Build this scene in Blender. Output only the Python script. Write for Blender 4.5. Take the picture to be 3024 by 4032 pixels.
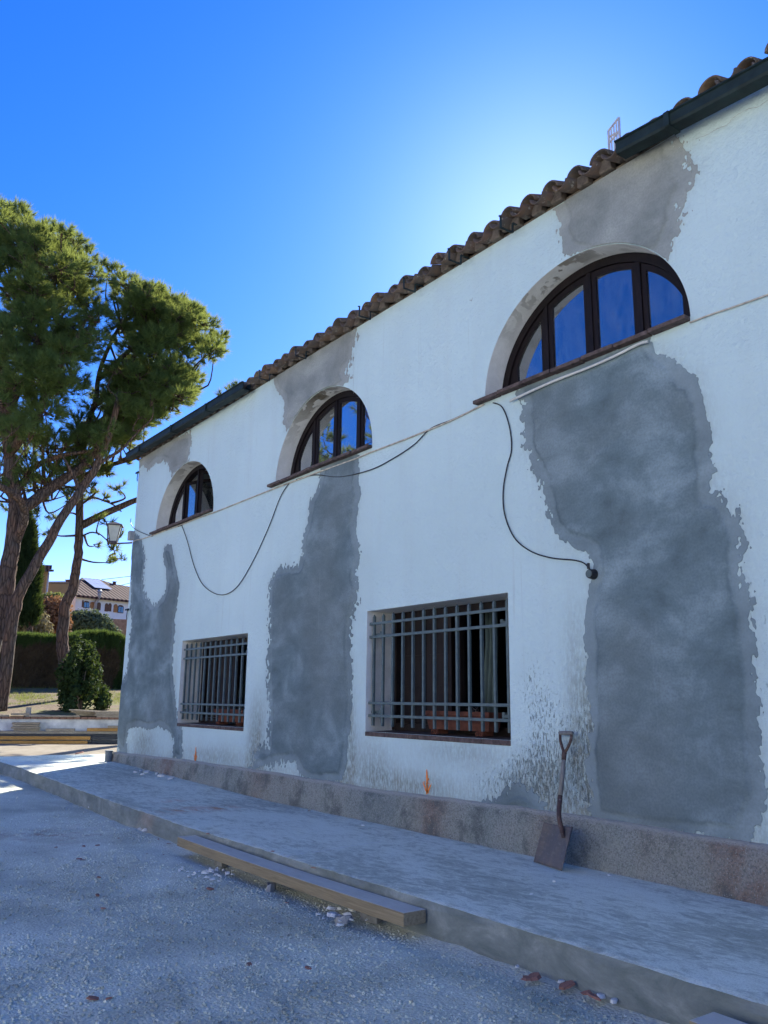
import bpy, bmesh, math, random
import numpy as np
from mathutils import Vector, Matrix
random.seed(7); RNG = np.random.default_rng(7)
for o in list(bpy.data.objects): bpy.data.objects.remove(o)
scene = bpy.context.scene
C = scene.collection

# ------------------------------------------------------------------ camera
CAM = np.array([0.0, -4.9206, 1.3729]); RT = np.array([0.590806, 0.806730, 0.0115957])
UP = np.array([0.170667, -0.139009, 0.975474]); FW = np.array([-0.788556, 0.574337, 0.219810])
FPX, PW, PH = 3298.4, 3024, 4032
cam = bpy.data.cameras.new('camera'); camo = bpy.data.objects.new('camera', cam); C.objects.link(camo)
cam.sensor_fit = 'VERTICAL'; cam.sensor_height = 24.0; cam.sensor_width = 18.0
cam.lens = 24.0 * FPX / PH; cam.clip_start = 0.05; cam.clip_end = 3000
camo.matrix_world = Matrix(((RT[0], UP[0], -FW[0], CAM[0]), (RT[1], UP[1], -FW[1], CAM[1]), (RT[2], UP[2], -FW[2], CAM[2]), (0, 0, 0, 1)))
scene.camera = camo

# ------------------------------------------------------------------ light
SUN = Vector((-0.5724, 0.6211, 0.5353)).normalized()
SUN_EL = math.asin(SUN.z); SUN_ROT = math.atan2(SUN.x, SUN.y)
world = bpy.data.worlds.new('World'); scene.world = world; world.use_nodes = True
wn = world.node_tree; wn.nodes.clear()
sky = wn.nodes.new('ShaderNodeTexSky'); sky.sky_type = 'NISHITA'; sky.sun_disc = False
sky.sun_elevation = SUN_EL; sky.sun_rotation = SUN_ROT
sky.altitude = 400; sky.air_density = 1.0; sky.dust_density = 0.30; sky.ozone_density = 2.2
bgn = wn.nodes.new('ShaderNodeBackground'); bgn.inputs['Strength'].default_value = 0.10
wo = wn.nodes.new('ShaderNodeOutputWorld')
sep = wn.nodes.new('ShaderNodeSeparateColor'); com = wn.nodes.new('ShaderNodeCombineColor')   # deep winter blue: each channel of the sky gets its own contrast
wn.links.new(sky.outputs[0], sep.inputs[0])
def wmath(op, x, y):
    nd = wn.nodes.new('ShaderNodeMath'); nd.operation = op
    for s_, v in zip(nd.inputs, (x, y)):
        if isinstance(v, (int, float)): s_.default_value = v
        else: wn.links.new(v, s_)
    return nd.outputs[0]
glare = wmath('MINIMUM', wmath('MULTIPLY', wmath('POWER', wmath('MULTIPLY', sep.outputs[1], .2), 4.0), .07), 6.0)   # tight white aureole round the sun
for i, (pw, k) in enumerate(((1.80, .215), (1.12, .41), (.90, .92))):
    v_ = wmath('ADD', wmath('MULTIPLY', wmath('POWER', wmath('MULTIPLY', sep.outputs[i], .2), pw), k), glare)
    wn.links.new(wmath('MULTIPLY', v_, 5.0), com.inputs[i])
wn.links.new(com.outputs[0], bgn.inputs[0]); wn.links.new(bgn.outputs[0], wo.inputs[0])
sl = bpy.data.lights.new('sun', 'SUN'); sl.energy = 5.0; sl.angle = math.radians(0.53); sl.color = (1.0, 0.985, 0.88)
so = bpy.data.objects.new('sun', sl); C.objects.link(so)
so.rotation_euler = (-SUN).to_track_quat('-Z', 'Y').to_euler(); so.location = (-20, 25, 30)
scene.view_settings.view_transform = 'Standard'; scene.view_settings.look = 'None'
scene.view_settings.gamma = 1.0; scene.view_settings.use_curve_mapping = False
scene.view_settings.exposure = 1.4
scene.render.engine = 'CYCLES'

# ------------------------------------------------------------------ view rays -> points on real planes
K = PW / 1659.0
def ray(px, py): return FW * FPX + RT * (px - PW / 2) - UP * (py - PH / 2)
def on_wall(px, py, y=0.0):
    d = ray(px, py); t = (y - CAM[1]) / d[1]; return CAM + d * t
def on_floor(px, py, z):
    d = ray(px, py); t = (z - CAM[2]) / d[2]; return CAM + d * t
def at(px, py, dist):
    d = ray(px, py); return CAM + d * (dist / math.hypot(d[0], d[1]))
def on_plane(px, py, P, N):
    d = ray(px, py); t = np.dot(np.asarray(P) - CAM, N) / np.dot(d, N); return CAM + d * t
def crop(pts, ox, oy, s): return [(ox + x * s, oy + y * s) for x, y in pts]
def wall_uv(pts): return [tuple(on_wall(*p)[[0, 2]]) for p in pts]

# ------------------------------------------------------------------ noise (numpy)
def _h(ix, iy, s):
    n = (ix.astype(np.int64) * 374761393 + iy.astype(np.int64) * 668265263 + s * 974634777) & 0xffffffff
    n = ((n ^ (n >> 13)) * 1274126177) & 0xffffffff
    return ((n ^ (n >> 16)) & 0xffff) / 65535.0
def vn(x, y, s=0):
    x = np.asarray(x, float); y = np.asarray(y, float)
    ix = np.floor(x); iy = np.floor(y); fx = x - ix; fy = y - iy
    fx = fx * fx * (3 - 2 * fx); fy = fy * fy * (3 - 2 * fy)
    a = _h(ix, iy, s); b = _h(ix + 1, iy, s); c = _h(ix, iy + 1, s); d = _h(ix + 1, iy + 1, s)
    return (a * (1 - fx) + b * fx) * (1 - fy) + (c * (1 - fx) + d * fx) * fy
def fbm(x, y, s=0, o=4):
    v = 0; a = .5
    for i in range(o): v = v + a * vn(x, y, s + i * 17); x = x * 2.03; y = y * 2.03; a *= .5
    return v  # about 0..0.94
def sstep(a, b, x):
    t = np.clip((np.asarray(x, float) - a) / (b - a), 0, 1); return t * t * (3 - 2 * t)

# ------------------------------------------------------------------ materials
class M:
    def __init__(s, name, rough=.8, spec=.3):
        s.m = bpy.data.materials.new(name); s.m.use_nodes = True; s.t = s.m.node_tree
        s.b = s.t.nodes['Principled BSDF']; s.out = s.t.nodes['Material Output']
        s.b.inputs['Roughness'].default_value = rough; s.b.inputs['Specular IOR Level'].default_value = spec
        s._tc = None
    def n(s, ty, **k):
        nd = s.t.nodes.new('ShaderNode' + ty)
        for a, v in k.items(): setattr(nd, a, v)
        return nd
    def put(s, sock, v):
        if hasattr(v, 'is_output') or hasattr(v, 'links'): s.t.links.new(v, sock)
        else:
            if isinstance(v, (tuple, list)) and len(v) == 3 and sock.type == 'RGBA': v = (*v, 1)
            sock.default_value = v
    def co(s, scale=(1, 1, 1), rnd=False):
        if s._tc is None: s._tc = s.n('TexCoord')
        mp = s.n('Mapping'); mp.inputs['Scale'].default_value = scale
        src = s._tc.outputs['Object']
        if rnd:
            oi = s.n('ObjectInfo'); mu = s.n('VectorMath', operation='MULTIPLY_ADD')
            s.t.links.new(oi.outputs['Random'], mu.inputs[0]); mu.inputs[1].default_value = (37, 53, 71); s.t.links.new(src, mu.inputs[2]); src = mu.outputs[0]
        s.t.links.new(src, mp.inputs[0]); return mp.outputs[0]
    def noise(s, scale, detail=4, rough=.55, vec=None, dist=0):
        nd = s.n('TexNoise'); nd.inputs['Scale'].default_value = scale; nd.inputs['Detail'].default_value = detail
        nd.inputs['Roughness'].default_value = rough; nd.inputs['Distortion'].default_value = dist
        s.t.links.new(vec if vec is not None else s.co(), nd.inputs['Vector']); return nd.outputs['Fac']
    def ramp(s, fac, *stops):
        nd = s.n('ValToRGB'); cr = nd.color_ramp
        while len(cr.elements) < len(stops): cr.elements.new(.5)
        for e, (p, c) in zip(cr.elements, stops):
            e.position = p; e.color = (c, c, c, 1) if isinstance(c, (int, float)) else (*c, 1)
        s.t.links.new(fac, nd.inputs[0]); return nd.outputs[0]
    def mix(s, fac, a, b, mode='MIX'):
        nd = s.n('Mix', data_type='RGBA', blend_type=mode)
        s.put(nd.inputs[0], fac); s.put(nd.inputs[6], a); s.put(nd.inputs[7], b); return nd.outputs[2]
    def math(s, op, a, b=0.0, clamp=False):
        nd = s.n('Math', operation=op, use_clamp=clamp); s.put(nd.inputs[0], a); s.put(nd.inputs[1], b); return nd.outputs[0]
    def attr(s, name):
        nd = s.n('Attribute', attribute_name=name); return nd.outputs['Fac']
    def color(s, c): s.put(s.b.inputs['Base Color'], c)
    def rough(s, c): s.put(s.b.inputs['Roughness'], c)
    def bump(s, h, strength=.5, dist=.01, prev=None):
        nd = s.n('Bump'); nd.inputs['Strength'].default_value = strength; nd.inputs['Distance'].default_value = dist
        s.t.links.new(h, nd.inputs['Height'])
        if prev is not None: s.t.links.new(prev, nd.inputs['Normal'])
        s.t.links.new(nd.outputs[0], s.b.inputs['Normal']); return nd.outputs[0]
    def rand(s): return s.n('ObjectInfo').outputs['Random']

def simple(name, c, rough=.8, var=.25, scale=8, spec=.3, bump=0, rnd=True, metal=0):
    m = M(name, rough, spec); v = m.co(rnd=rnd)
    f = m.noise(scale, 5, .6, v)
    lo = tuple(x * (1 - var) for x in c); hi = tuple(min(1, x * (1 + var)) for x in c)
    m.color(m.ramp(f, (.3, lo), (.7, hi))); m.b.inputs['Metallic'].default_value = metal
    if bump: m.bump(m.noise(scale * 5, 4, .6, v), bump, .004)
    return m.m

def mat_plaster():
    m = M('white_plaster', .9, .2)
    big = m.noise(.55, 4, .6); streak = m.noise(1.0, 4, .6, m.co((3.2, 3.2, .25)))
    c = m.ramp(big, (.3, (.535, .655, .655)), (.7, (.61, .735, .73)))
    c = m.mix(m.ramp(streak, (.5, 0.), (.78, .25)), c, (.50, .55, .53))
    d = m.attr('dirt'); fine = m.noise(30, 5, .7); mott = m.noise(7, 6, .72, m.co((1, 1, .40)))
    gr = m.noise(1, 5, .7, m.co((42, 42, 14)))
    dm = m.math('MULTIPLY', d, m.math('ADD', m.math('MULTIPLY', m.ramp(mott, (.32, .2), (.62, 1.0)), .6), m.math('MULTIPLY', m.ramp(gr, (.40, 0.), (.56, 1.)), .6)))
    c = m.mix(m.math('MULTIPLY', dm, .95, True), c, m.ramp(mott, (.35, (.20, .23, .20)), (.65, (.30, .31, .27))))
    # flaked dashes where the paint has come off
    dash = m.noise(1, 5, .65, m.co((78, 78, 21)), .9); p = m.attr('peel')
    th = m.math('SUBTRACT', .80, m.math('MULTIPLY', p, .29))
    mk = m.math('MULTIPLY', m.math('SUBTRACT', dash, th), 13, True)
    mk = m.math('MULTIPLY', mk, m.math('MULTIPLY', p, 6, True))
    c = m.mix(m.math('MULTIPLY', mk, .8), c, m.ramp(fine, (.3, (.17, .19, .16)), (.7, (.31, .33, .28))))
    sp = m.noise(9, 2, .5, m.co((1, 1, .6))); c = m.mix(m.ramp(sp, (.765, 0.), (.78, .6)), c, (.25, .25, .23))
    # drips of dust below sills and eaves
    run = m.noise(1, 4, .65, m.co((22, 22, .55))); c = m.mix(m.math('MULTIPLY', m.ramp(run, (.60, 0.), (.72, .35)), m.ramp(big, (.45, 0.), (.62, 1.))), c, (.40, .42, .39))
    m.color(c)
    h = m.math('ADD', m.noise(24, 6, .68), m.math('MULTIPLY', mk, -.45))
    b = m.bump(h, 1.0, .020); m.bump(m.noise(3.0, 3, .5), .35, .04, b); return m.m

def mat_cement(name, lo, mid, hi, warm, rimc, rimf):
    m = M(name, .88, .25)
    cl = m.noise(1.9, 6, .60, m.co((1, 1, 1.4)), .25); big = m.noise(.7, 3, .5); fine = m.noise(60, 4, .6)
    c = m.ramp(cl, (.32, lo), (.5, mid), (.66, hi))
    c = m.mix(m.ramp(big, (.45, 0.), (.68, .55)), c, warm)
    tro = m.noise(1, 5, .7, m.co((2.2, 2.2, 7)), .5); c = m.mix(m.ramp(tro, (.50, 0.), (.72, .22)), c, hi)
    run = m.noise(1, 3, .6, m.co((20, 20, .30))); c = m.mix(m.math('MULTIPLY', m.ramp(run, (.64, 0.), (.74, .30)), m.ramp(big, (.40, 0.), (.65, 1.))), c, hi)
    c = m.mix(m.ramp(fine, (.35, .25), (.6, 0.)), c, tuple(x * .6 for x in lo))
    e = m.attr('edge')  # metres from the patch outline
    rn_ = m.noise(14, 4, .6); ee = m.math('ADD', e, m.math('MULTIPLY', m.math('SUBTRACT', rn_, .5), .05))
    rim = m.ramp(ee, (.0, 1.), (.075, .85), (.105, .0)); c = m.mix(m.math('MULTIPLY', rim, m.math('MULTIPLY', m.ramp(m.noise(1.3, 4, .6), (.36, .25), (.62, 1.)), rimf)), c, rimc)
    cre = m.ramp(ee, (.092, 0.), (.108, .8), (.135, .0)); crn = m.noise(2.2, 3, .5)
    c = m.mix(m.math('MULTIPLY', cre, m.ramp(crn, (.46, 0.), (.66, .65))), c, tuple(x * .7 for x in lo))
    m.color(c)
    b = m.bump(fine, .3, .004); b = m.bump(tro, .35, .012, b); m.bump(m.noise(3.5, 4, .6, None, .8), .35, .025, b); return m.m

def mat_plinth():
    m = M('rough_cast', .95, .15)
    g = m.noise(70, 5, .72); g2 = m.noise(22, 4, .7); zone = m.noise(.8, 3, .5, m.co((1, 1, .2))); z2 = m.noise(2.6, 5, .7, m.co((1, 1, .8)))
    base = m.ramp(zone, (.36, (.29, .33, .31)), (.47, (.45, .46, .40)), (.57, (.42, .37, .30)), (.66, (.36, .235, .175)))
    base = m.mix(m.ramp(z2, (.44, 0.), (.62, .75)), base, (.50, .49, .44))
    base = m.mix(m.ramp(z2, (.38, .75), (.47, 0.)), base, (.15, .165, .155))
    c = m.mix(m.ramp(g, (.40, .6), (.53, 0.)), base, (.17, .18, .165))
    c = m.mix(m.ramp(g2, (.36, .35), (.46, 0.)), c, (.22, .23, .21))
    c = m.mix(m.ramp(m.noise(110, 2, .5), (.60, 0.), (.68, .6)), c, (.62, .61, .56))
    geo = m.n('NewGeometry'); sp_ = m.n('SeparateXYZ'); m.t.links.new(geo.outputs['Normal'], sp_.inputs[0])
    c = m.mix(m.ramp(sp_.outputs['Z'], (.35, 0.), (.75, .85)), c, (.58, .56, .50))
    m.color(c); bb = m.bump(g, 1.0, .03); m.bump(g2, .8, .04, bb); return m.m

def mat_slab():
    m = M('dusty_concrete', .92, .2)
    a = m.noise(.9, 5, .65, m.co((.7, 1.3, 1)), .4); b = m.noise(13, 9, .80, m.co((.55, 1.2, 1)), .9); g = m.noise(120, 3, .6)
    f = m.math('ADD', m.math('MULTIPLY', a, .42), m.math('MULTIPLY', b, .58))
    dust = m.ramp(f, (.40, (.43, .43, .335)), (.47, (.58, .58, .455)), (.505, (.74, .74, .595)), (.57, (.82, .825, .68)))
    strk = m.noise(2.6, 7, .72, m.co((1, 1, 2.2)), .4); raw_ = m.ramp(strk, (.34, (.13, .155, .15)), (.52, (.215, .24, .23)), (.68, (.33, .355, .335)))
    geo = m.n('NewGeometry'); sp_ = m.n('SeparateXYZ'); m.t.links.new(geo.outputs['Normal'], sp_.inputs[0])
    c = m.mix(m.ramp(sp_.outputs['Z'], (.45, 0.), (.85, 1.)), raw_, dust)
    c = m.mix(m.ramp(g, (.35, .30), (.55, 0.)), c, (.20, .20, .19))
    o = m.attr('stain'); on = m.noise(4, 5, .7, m.co((.7, 2.2, 1)))
    c = m.mix(m.math('MULTIPLY', o, m.ramp(on, (.42, 0.), (.62, .8))), c, (.55, .22, .09))
    m.color(c); bb = m.bump(g, .3, .004); m.bump(b, .35, .015, bb); return m.m

def mat_ground():
    m = M('grit_ground', .95, .15)
    a = m.noise(.5, 5, .6); b = m.noise(2.6, 5, .65); g = m.noise(95, 4, .7); vor = m.n('TexVoronoi'); vor.inputs['Scale'].default_value = 55
    m.t.links.new(m.co(), vor.inputs['Vector'])
    f = m.math('ADD', m.math('MULTIPLY', a, .55), m.math('MULTIPLY', b, .45))
    c = m.ramp(f, (.40, (.52, .515, .395)), (.5, (.68, .675, .53)), (.60, (.80, .80, .65)))
    c = m.mix(m.ramp(g, (.36, .55), (.56, 0.)), c, (.34, .30, .25))
    c = m.mix(m.math('MULTIPLY', m.attr('earth'), .9), c, m.ramp(b, (.3, (.17, .125, .085)), (.7, (.30, .235, .17))))
    c = m.mix(m.math('MULTIPLY', m.attr('stain'), m.ramp(m.noise(5, 4, .7), (.45, 0.), (.65, .6))), c, (.30, .11, .06))
    m.color(c)
    bb = m.bump(m.math('SUBTRACT', 1.0, vor.outputs['Distance']), .5, .012); m.bump(g, .5, .008, bb); return m.m

def mat_tile():
    m = M('old_terracotta', .9, .15); v = m.co(rnd=True)
    r = m.rand(); a = m.noise(7, 5, .65, v); l = m.noise(16, 4, .7, v)
    base = m.ramp(r, (0., (.12, .07, .045)), (.2, (.19, .125, .08)), (.45, (.11, .085, .068)), (.7, (.16, .10, .07)), (1., (.24, .19, .14)))
    c = m.mix(m.ramp(a, (.40, 0.), (.62, .85)), base, (.085, .075, .065))
    c = m.mix(m.ramp(l, (.60, 0.), (.70, .75)), c, (.36, .34, .29))
    m.color(c); m.bump(l, .5, .008); return m.m

def mat_wood(name, lo, hi, grain=(1, 14, 14), rough=.75, spec=.25):
    m = M(name, rough, spec); v = m.co(grain, rnd=True)
    g = m.noise(3.5, 6, .65, v, .7); c = m.ramp(g, (.32, lo), (.68, hi))
    k = m.noise(1.6, 3, .6, m.co(rnd=True)); c = m.mix(m.ramp(k, (.4, .35), (.6, 0.)), c, tuple(x * .55 for x in lo))
    m.color(c); m.bump(g, .25, .003); return m.m

def mat_plank():
    m = M('dusty_pine_plank', .85, .2); g = m.noise(3, 6, .65, m.co((1.2, 22, 22)), .6)
    c = m.ramp(g, (.3, (.20, .155, .095)), (.7, (.34, .27, .17)))
    geo = m.n('NewGeometry'); sp = m.n('SeparateXYZ'); m.t.links.new(geo.outputs['Normal'], sp.inputs[0])
    d = m.noise(6, 5, .7, m.co((1, 2.5, 1))); top = m.math('MULTIPLY', m.ramp(sp.outputs['Z'], (.5, 0.), (.8, 1.)), m.ramp(d, (.3, .72), (.6, .98)))
    c = m.mix(top, c, (.56, .52, .45)); m.color(c); m.bump(g, .3, .004); return m.m

def mat_rust(name, paint, rust, amt):
    m = M(name, .7, .4); v = m.co(); a = m.noise(9, 6, .7, v); b = m.noise(45, 4, .7, v)
    c = m.mix(m.ramp(a, (amt - .1, 0.), (amt + .1, 1.)), paint, rust)
    c = m.mix(m.ramp(b, (.55, 0.), (.7, .5)), c, (.26, .24, .22)); m.color(c); m.bump(b, .3, .003); return m.m

def mat_glass(name, tint, refl):
    m = M(name); nt = m.t
    tr = m.n('BsdfTransparent'); tr.inputs[0].default_value = (*tint, 1)
    gl = m.n('BsdfGlossy'); gl.inputs['Roughness'].default_value = .012; gl.inputs[0].default_value = (.86, .9, .95, 1)
    w = m.n('TexNoise'); w.inputs['Scale'].default_value = 1.7; nt.links.new(m.co(), w.inputs['Vector'])
    bp = m.n('Bump'); bp.inputs['Strength'].default_value = .03; bp.inputs['Distance'].default_value = .02
    nt.links.new(w.outputs['Fac'], bp.inputs['Height']); nt.links.new(bp.outputs[0], gl.inputs['Normal'])
    fr = m.n('Fresnel'); fr.inputs['IOR'].default_value = 1.5
    fac = m.math('ADD', m.math('MULTIPLY', fr.outputs[0], refl), .10, True)
    mx = m.n('MixShader'); nt.links.new(fac, mx.inputs[0]); nt.links.new(tr.outputs[0], mx.inputs[1]); nt.links.new(gl.outputs[0], mx.inputs[2])
    df = m.n('BsdfDiffuse'); df.inputs[0].default_value = (.45, .45, .43, 1)
    mx2 = m.n('MixShader'); nt.links.new(m.ramp(m.noise(7, 6, .75, m.co((1.5, 1.5, .6))), (.42, .02), (.72, .13)), mx2.inputs[0])
    nt.links.new(mx.outputs[0], mx2.inputs[1]); nt.links.new(df.outputs[0], mx2.inputs[2])
    nt.links.new(mx2.outputs[0], m.out.inputs[0]); return m.m

def mat_leaf(name, c1, c2, trans, tcol, scale=1.2):
    m = M(name, .8, .08); nt = m.t
    f = m.noise(scale, 3, .6); f2 = m.noise(scale * 9, 3, .6)
    c = m.ramp(m.math('ADD', m.math('MULTIPLY', f, .6), m.math('MULTIPLY', f2, .4)), (.35, c1), (.65, c2)); m.color(c)
    tl = m.n('BsdfTranslucent'); nt.links.new(m.mix(.6, c, tcol), tl.inputs[0])
    mx = m.n('MixShader'); mx.inputs[0].default_value = trans
    nt.links.new(m.b.outputs[0], mx.inputs[1]); nt.links.new(tl.outputs[0], mx.inputs[2]); nt.links.new(mx.outputs[0], m.out.inputs[0]); return m.m

def mat_bark(name, lo, hi, warm):
    m = M(name, .95, .1); v = m.co((1, 1, .22))
    g = m.noise(13, 5, .7, v, .8); vo = m.n('TexVoronoi', feature='DISTANCE_TO_EDGE'); vo.inputs['Scale'].default_value = 12; m.t.links.new(v, vo.inputs['Vector'])
    c = m.ramp(g, (.3, lo), (.7, hi)); c = m.mix(m.ramp(m.noise(1.2, 3, .6), (.4, 0.), (.65, .7)), c, warm)
    c = m.mix(m.ramp(vo.outputs['Distance'], (.0, .8), (.12, 0.)), c, (.03, .022, .018)); m.color(c)
    h = m.math('ADD', m.math('MULTIPLY', g, .6), m.ramp(vo.outputs['Distance'], (0., 0.), (.2, 1.))); m.bump(h, .8, .04); return m.m

PLASTER = mat_plaster(); CEMENT = mat_cement('cement_render', (.10, .135, .145), (.16, .21, .225), (.265, .33, .35), (.165, .185, .18), (.29, .345, .36), .50); DRYCEMENT = mat_cement('dry_cement_render', (.20, .215, .20), (.285, .295, .27), (.37, .375, .34), (.26, .25, .215), (.40, .42, .40), .45); PLINTH = mat_plinth(); SLAB = mat_slab(); GROUND = mat_ground(); TILE = mat_tile()
REVEAL = None
def mat_reveal():
    m = M('reveal_plaster', .92, .15); a = m.noise(6, 5, .65); z = m.attr('flake')
    c = m.ramp(a, (.35, (.66, .635, .57)), (.65, (.78, .75, .69)))
    fl = m.math('MULTIPLY', z, m.ramp(m.noise(4.2, 4, .6, None, .5), (.47, 0.), (.50, 1.)))
    c = m.mix(fl, c, m.ramp(m.noise(30, 4, .6), (.3, (.10, .085, .06)), (.7, (.24, .19, .13)))); m.color(c)
    m.bump(m.math('SUBTRACT', m.noise(30, 5, .65), fl), .5, .012); return m.m
REVEAL = mat_reveal()
FRAME = mat_wood('dark_varnished_wood', (.006, .004, .005), (.017, .010, .010), (10, 10, 1.5), .6, .2)
SHUTTERWOOD = mat_wood('brown_shutter_wood', (.012, .008, .007), (.028, .017, .014), (10, 10, 1.2), .6)
GLASS = mat_glass('window_glass', (.36, .42, .42), 6.5)
FARGLASS = mat_glass('far_glass', (.35, .4, .45), 2.5)
IRON = simple('grey_green_paint', (.085, .115, .115), .5, .22, 18, .4, .2)
GUTTER = simple('dark_green_gutter', (.012, .022, .022), .62, .45, 9, .25, .15)
BRICKSILL = simple('worn_red_tile', (.105, .075, .066), .85, .5, 20, .2, .4)
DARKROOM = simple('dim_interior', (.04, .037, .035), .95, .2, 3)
WIRE = simple('black_cable', (.018, .018, .02), .5, .2, 10, .4)
WHITEWIRE = simple('white_cable', (.62, .60, .55), .6, .15, 10, .3)
CREAMWIRE = simple('painted_over_cable', (.50, .44, .36), .8, .4, 14, .2)
ORANGE = simple('orange_spray_paint', (1.0, .27, .04), .7, .05, 60)
TERRA = simple('terracotta', (.14, .052, .034), .8, .3, 14, .2, .2)
PLANK = mat_plank()
BOARD = mat_wood('weathered_board', (.30, .23, .155), (.54, .44, .32), (12, 1.2, 12))
HONEY = mat_wood('honey_beam', (.42, .20, .05), (.58, .31, .09), (12, 1.2, 12))
BARK = mat_bark('pine_bark', (.065, .05, .042), (.165, .125, .10), (.20, .105, .065))
TWIG = simple('bare_twig', (.17, .13, .10), .9, .3, 8)
NEEDLE = mat_leaf('pine_needles', (.042, .085, .035), (.125, .172, .055), .46, (.40, .42, .075))
HEDGEG = mat_leaf('cypress_green', (.03, .062, .02), (.075, .12, .035), .30, (.22, .28, .05))
HEDGEB = mat_leaf('cypress_dead_brown', (.075, .055, .035), (.17, .125, .075), .15, (.22, .16, .07))
DARKLEAF = mat_leaf('dark_leaf', (.016, .032, .014), (.035, .06, .022), .18, (.2, .26, .04), 3)
OLIVELEAF = mat_leaf('olive_leaf', (.07, .10, .05), (.17, .21, .12), .2, (.24, .27, .09), 2)
RUSTLEAF = mat_leaf('autumn_leaf', (.22, .10, .05), (.36, .19, .10), .25, (.4, .2, .08), 2)
DRYLEAF = mat_leaf('dry_scrub', (.18, .14, .08), (.32, .27, .15), .2, (.35, .28, .1), 2)
GRASS = mat_leaf('grass', (.10, .13, .035), (.26, .24, .09), .35, (.4, .42, .1), 1.5)

# ------------------------------------------------------------------ mesh helpers
def link(name, verts, faces, mat, parent=None, smooth=False, attrs=None):
    me = bpy.data.meshes.new(name)
    me.from_pydata([tuple(map(float, v)) for v in verts], [], [tuple(map(int, f)) for f in faces])
    if attrs:
        for k, a in attrs.items():
            at_ = me.attributes.new(k, 'FLOAT', 'POINT'); at_.data.foreach_set('value', np.asarray(a, np.float32))
    me.materials.append(mat)
    if smooth: me.polygons.foreach_set('use_smooth', [True] * len(me.polygons))
    me.update(); o = bpy.data.objects.new(name, me); C.objects.link(o)
    if parent is not None: o.parent = parent
    return o
def raw(name, V, T, mat, parent=None, nper=3):
    """fast mesh from numpy arrays: V (n,3), T (m,nper)"""
    me = bpy.data.meshes.new(name); V = np.asarray(V, np.float32); T = np.asarray(T, np.int32)
    me.vertices.add(len(V)); me.vertices.foreach_set('co', V.ravel())
    me.loops.add(T.size); me.loops.foreach_set('vertex_index', T.ravel())
    me.polygons.add(len(T)); me.polygons.foreach_set('loop_start', np.arange(0, T.size, nper, dtype=np.int32))
    me.update(calc_edges=True); me.materials.append(mat)
    o = bpy.data.objects.new(name, me); C.objects.link(o)
    if parent is not None: o.parent = parent
    return o
def tag(o, label=None, cat=None, group=None, kind=None):
    if label: o['label'] = label
    if cat: o['category'] = cat
    if group: o['group'] = group
    if kind: o['kind'] = kind
    return o
def empty(name, label, cat, loc=(0, 0, 0), group=None):
    o = bpy.data.objects.new(name, None); o.empty_display_size = .2; C.objects.link(o); o.location = loc
    return tag(o, label, cat, group)
class MB:
    def __init__(s): s.v = []; s.f = []
    def add(s, V, F):
        b = len(s.v); s.v += [tuple(p) for p in V]; s.f += [tuple(i + b for i in f) for f in F]; return s
    def box(s, x0, x1, y0, y1, z0, z1):
        V = [(x, y, z) for z in (z0, z1) for y in (y0, y1) for x in (x0, x1)]
        return s.add(V, [(0, 2, 3, 1), (4, 5, 7, 6), (0, 1, 5, 4), (2, 6, 7, 3), (0, 4, 6, 2), (1, 3, 7, 5)])
    def obox(s, o, a, b, c):
        """box from corner o with edge vectors a, b, c"""
        o, a, b, c = map(np.asarray, (o, a, b, c))
        if np.dot(np.cross(a, b), c) < 0: a, b = b, a
        V = [o + a * i + b * j + c * k for k in (0, 1) for j in (0, 1) for i in (0, 1)]
        return s.add(V, [(0, 2, 3, 1), (4, 5, 7, 6), (0, 1, 5, 4), (2, 6, 7, 3), (0, 4, 6, 2), (1, 3, 7, 5)])
    def prism(s, poly, y0, y1):
        """poly in x,z counter-clockwise seen from -y; extruded y0..y1 (y0 is the front)"""
        n = len(poly); V = [(x, y0, z) for x, z in poly] + [(x, y1, z) for x, z in poly]
        return s.add(V, [tuple(range(n)), tuple(range(2 * n - 1, n - 1, -1))] + [(i, i + n, (i + 1) % n + n, (i + 1) % n) for i in range(n)])
    def tube(s, path, rad, n=8, cap=True, flat=1.0):
        P = [Vector(p) for p in path]; R = rad if hasattr(rad, '__len__') else [rad] * len(P)
        T = []
        for i in range(len(P)):
            t = (P[min(i + 1, len(P) - 1)] - P[max(i - 1, 0)]); T.append(t.normalized() if t.length > 1e-9 else Vector((0, 0, 1)))
        u = T[0].orthogonal().normalized(); b0 = len(s.v)
        for p, t, r in zip(P, T, R):
            u = (u - t * u.dot(t)); u = u.normalized() if u.length > 1e-6 else t.orthogonal().normalized(); w = t.cross(u)
            for k in range(n):
                a = 2 * math.pi * k / n; s.v.append(tuple(p + u * (r * math.cos(a)) + w * (r * flat * math.sin(a))))
        for i in range(len(P) - 1):
            for k in range(n):
                a = b0 + i * n + k; b = b0 + i * n + (k + 1) % n; s.f.append((a, b, b + n, a + n))
        if cap:
            s.f.append(tuple(b0 + k for k in range(n - 1, -1, -1))); s.f.append(tuple(b0 + (len(P) - 1) * n + k for k in range(n)))
        return s
    def build(s, name, mat, parent=None, smooth=False, bevel=0):
        o = link(name, s.v, s.f, mat, parent, smooth)
        if bevel:
            bv = o.modifiers.new('bevel', 'BEVEL'); bv.width = bevel; bv.segments = 2; bv.limit_method = 'ANGLE'
        return o
def spline(pts, n=6):
    """Catmull-Rom through points"""
    P = [np.asarray(p, float) for p in pts]; out = []
    for i in range(len(P) - 1):
        a, b, c, d = P[max(i - 1, 0)], P[i], P[i + 1], P[min(i + 2, len(P) - 1)]
        for k in range(n):
            t = k / n; out.append(.5 * (2 * b + (c - a) * t + (2 * a - 5 * b + 4 * c - d) * t * t + (3 * b - a - 3 * c + d) * t ** 3))
    out.append(P[-1]); return out

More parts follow.
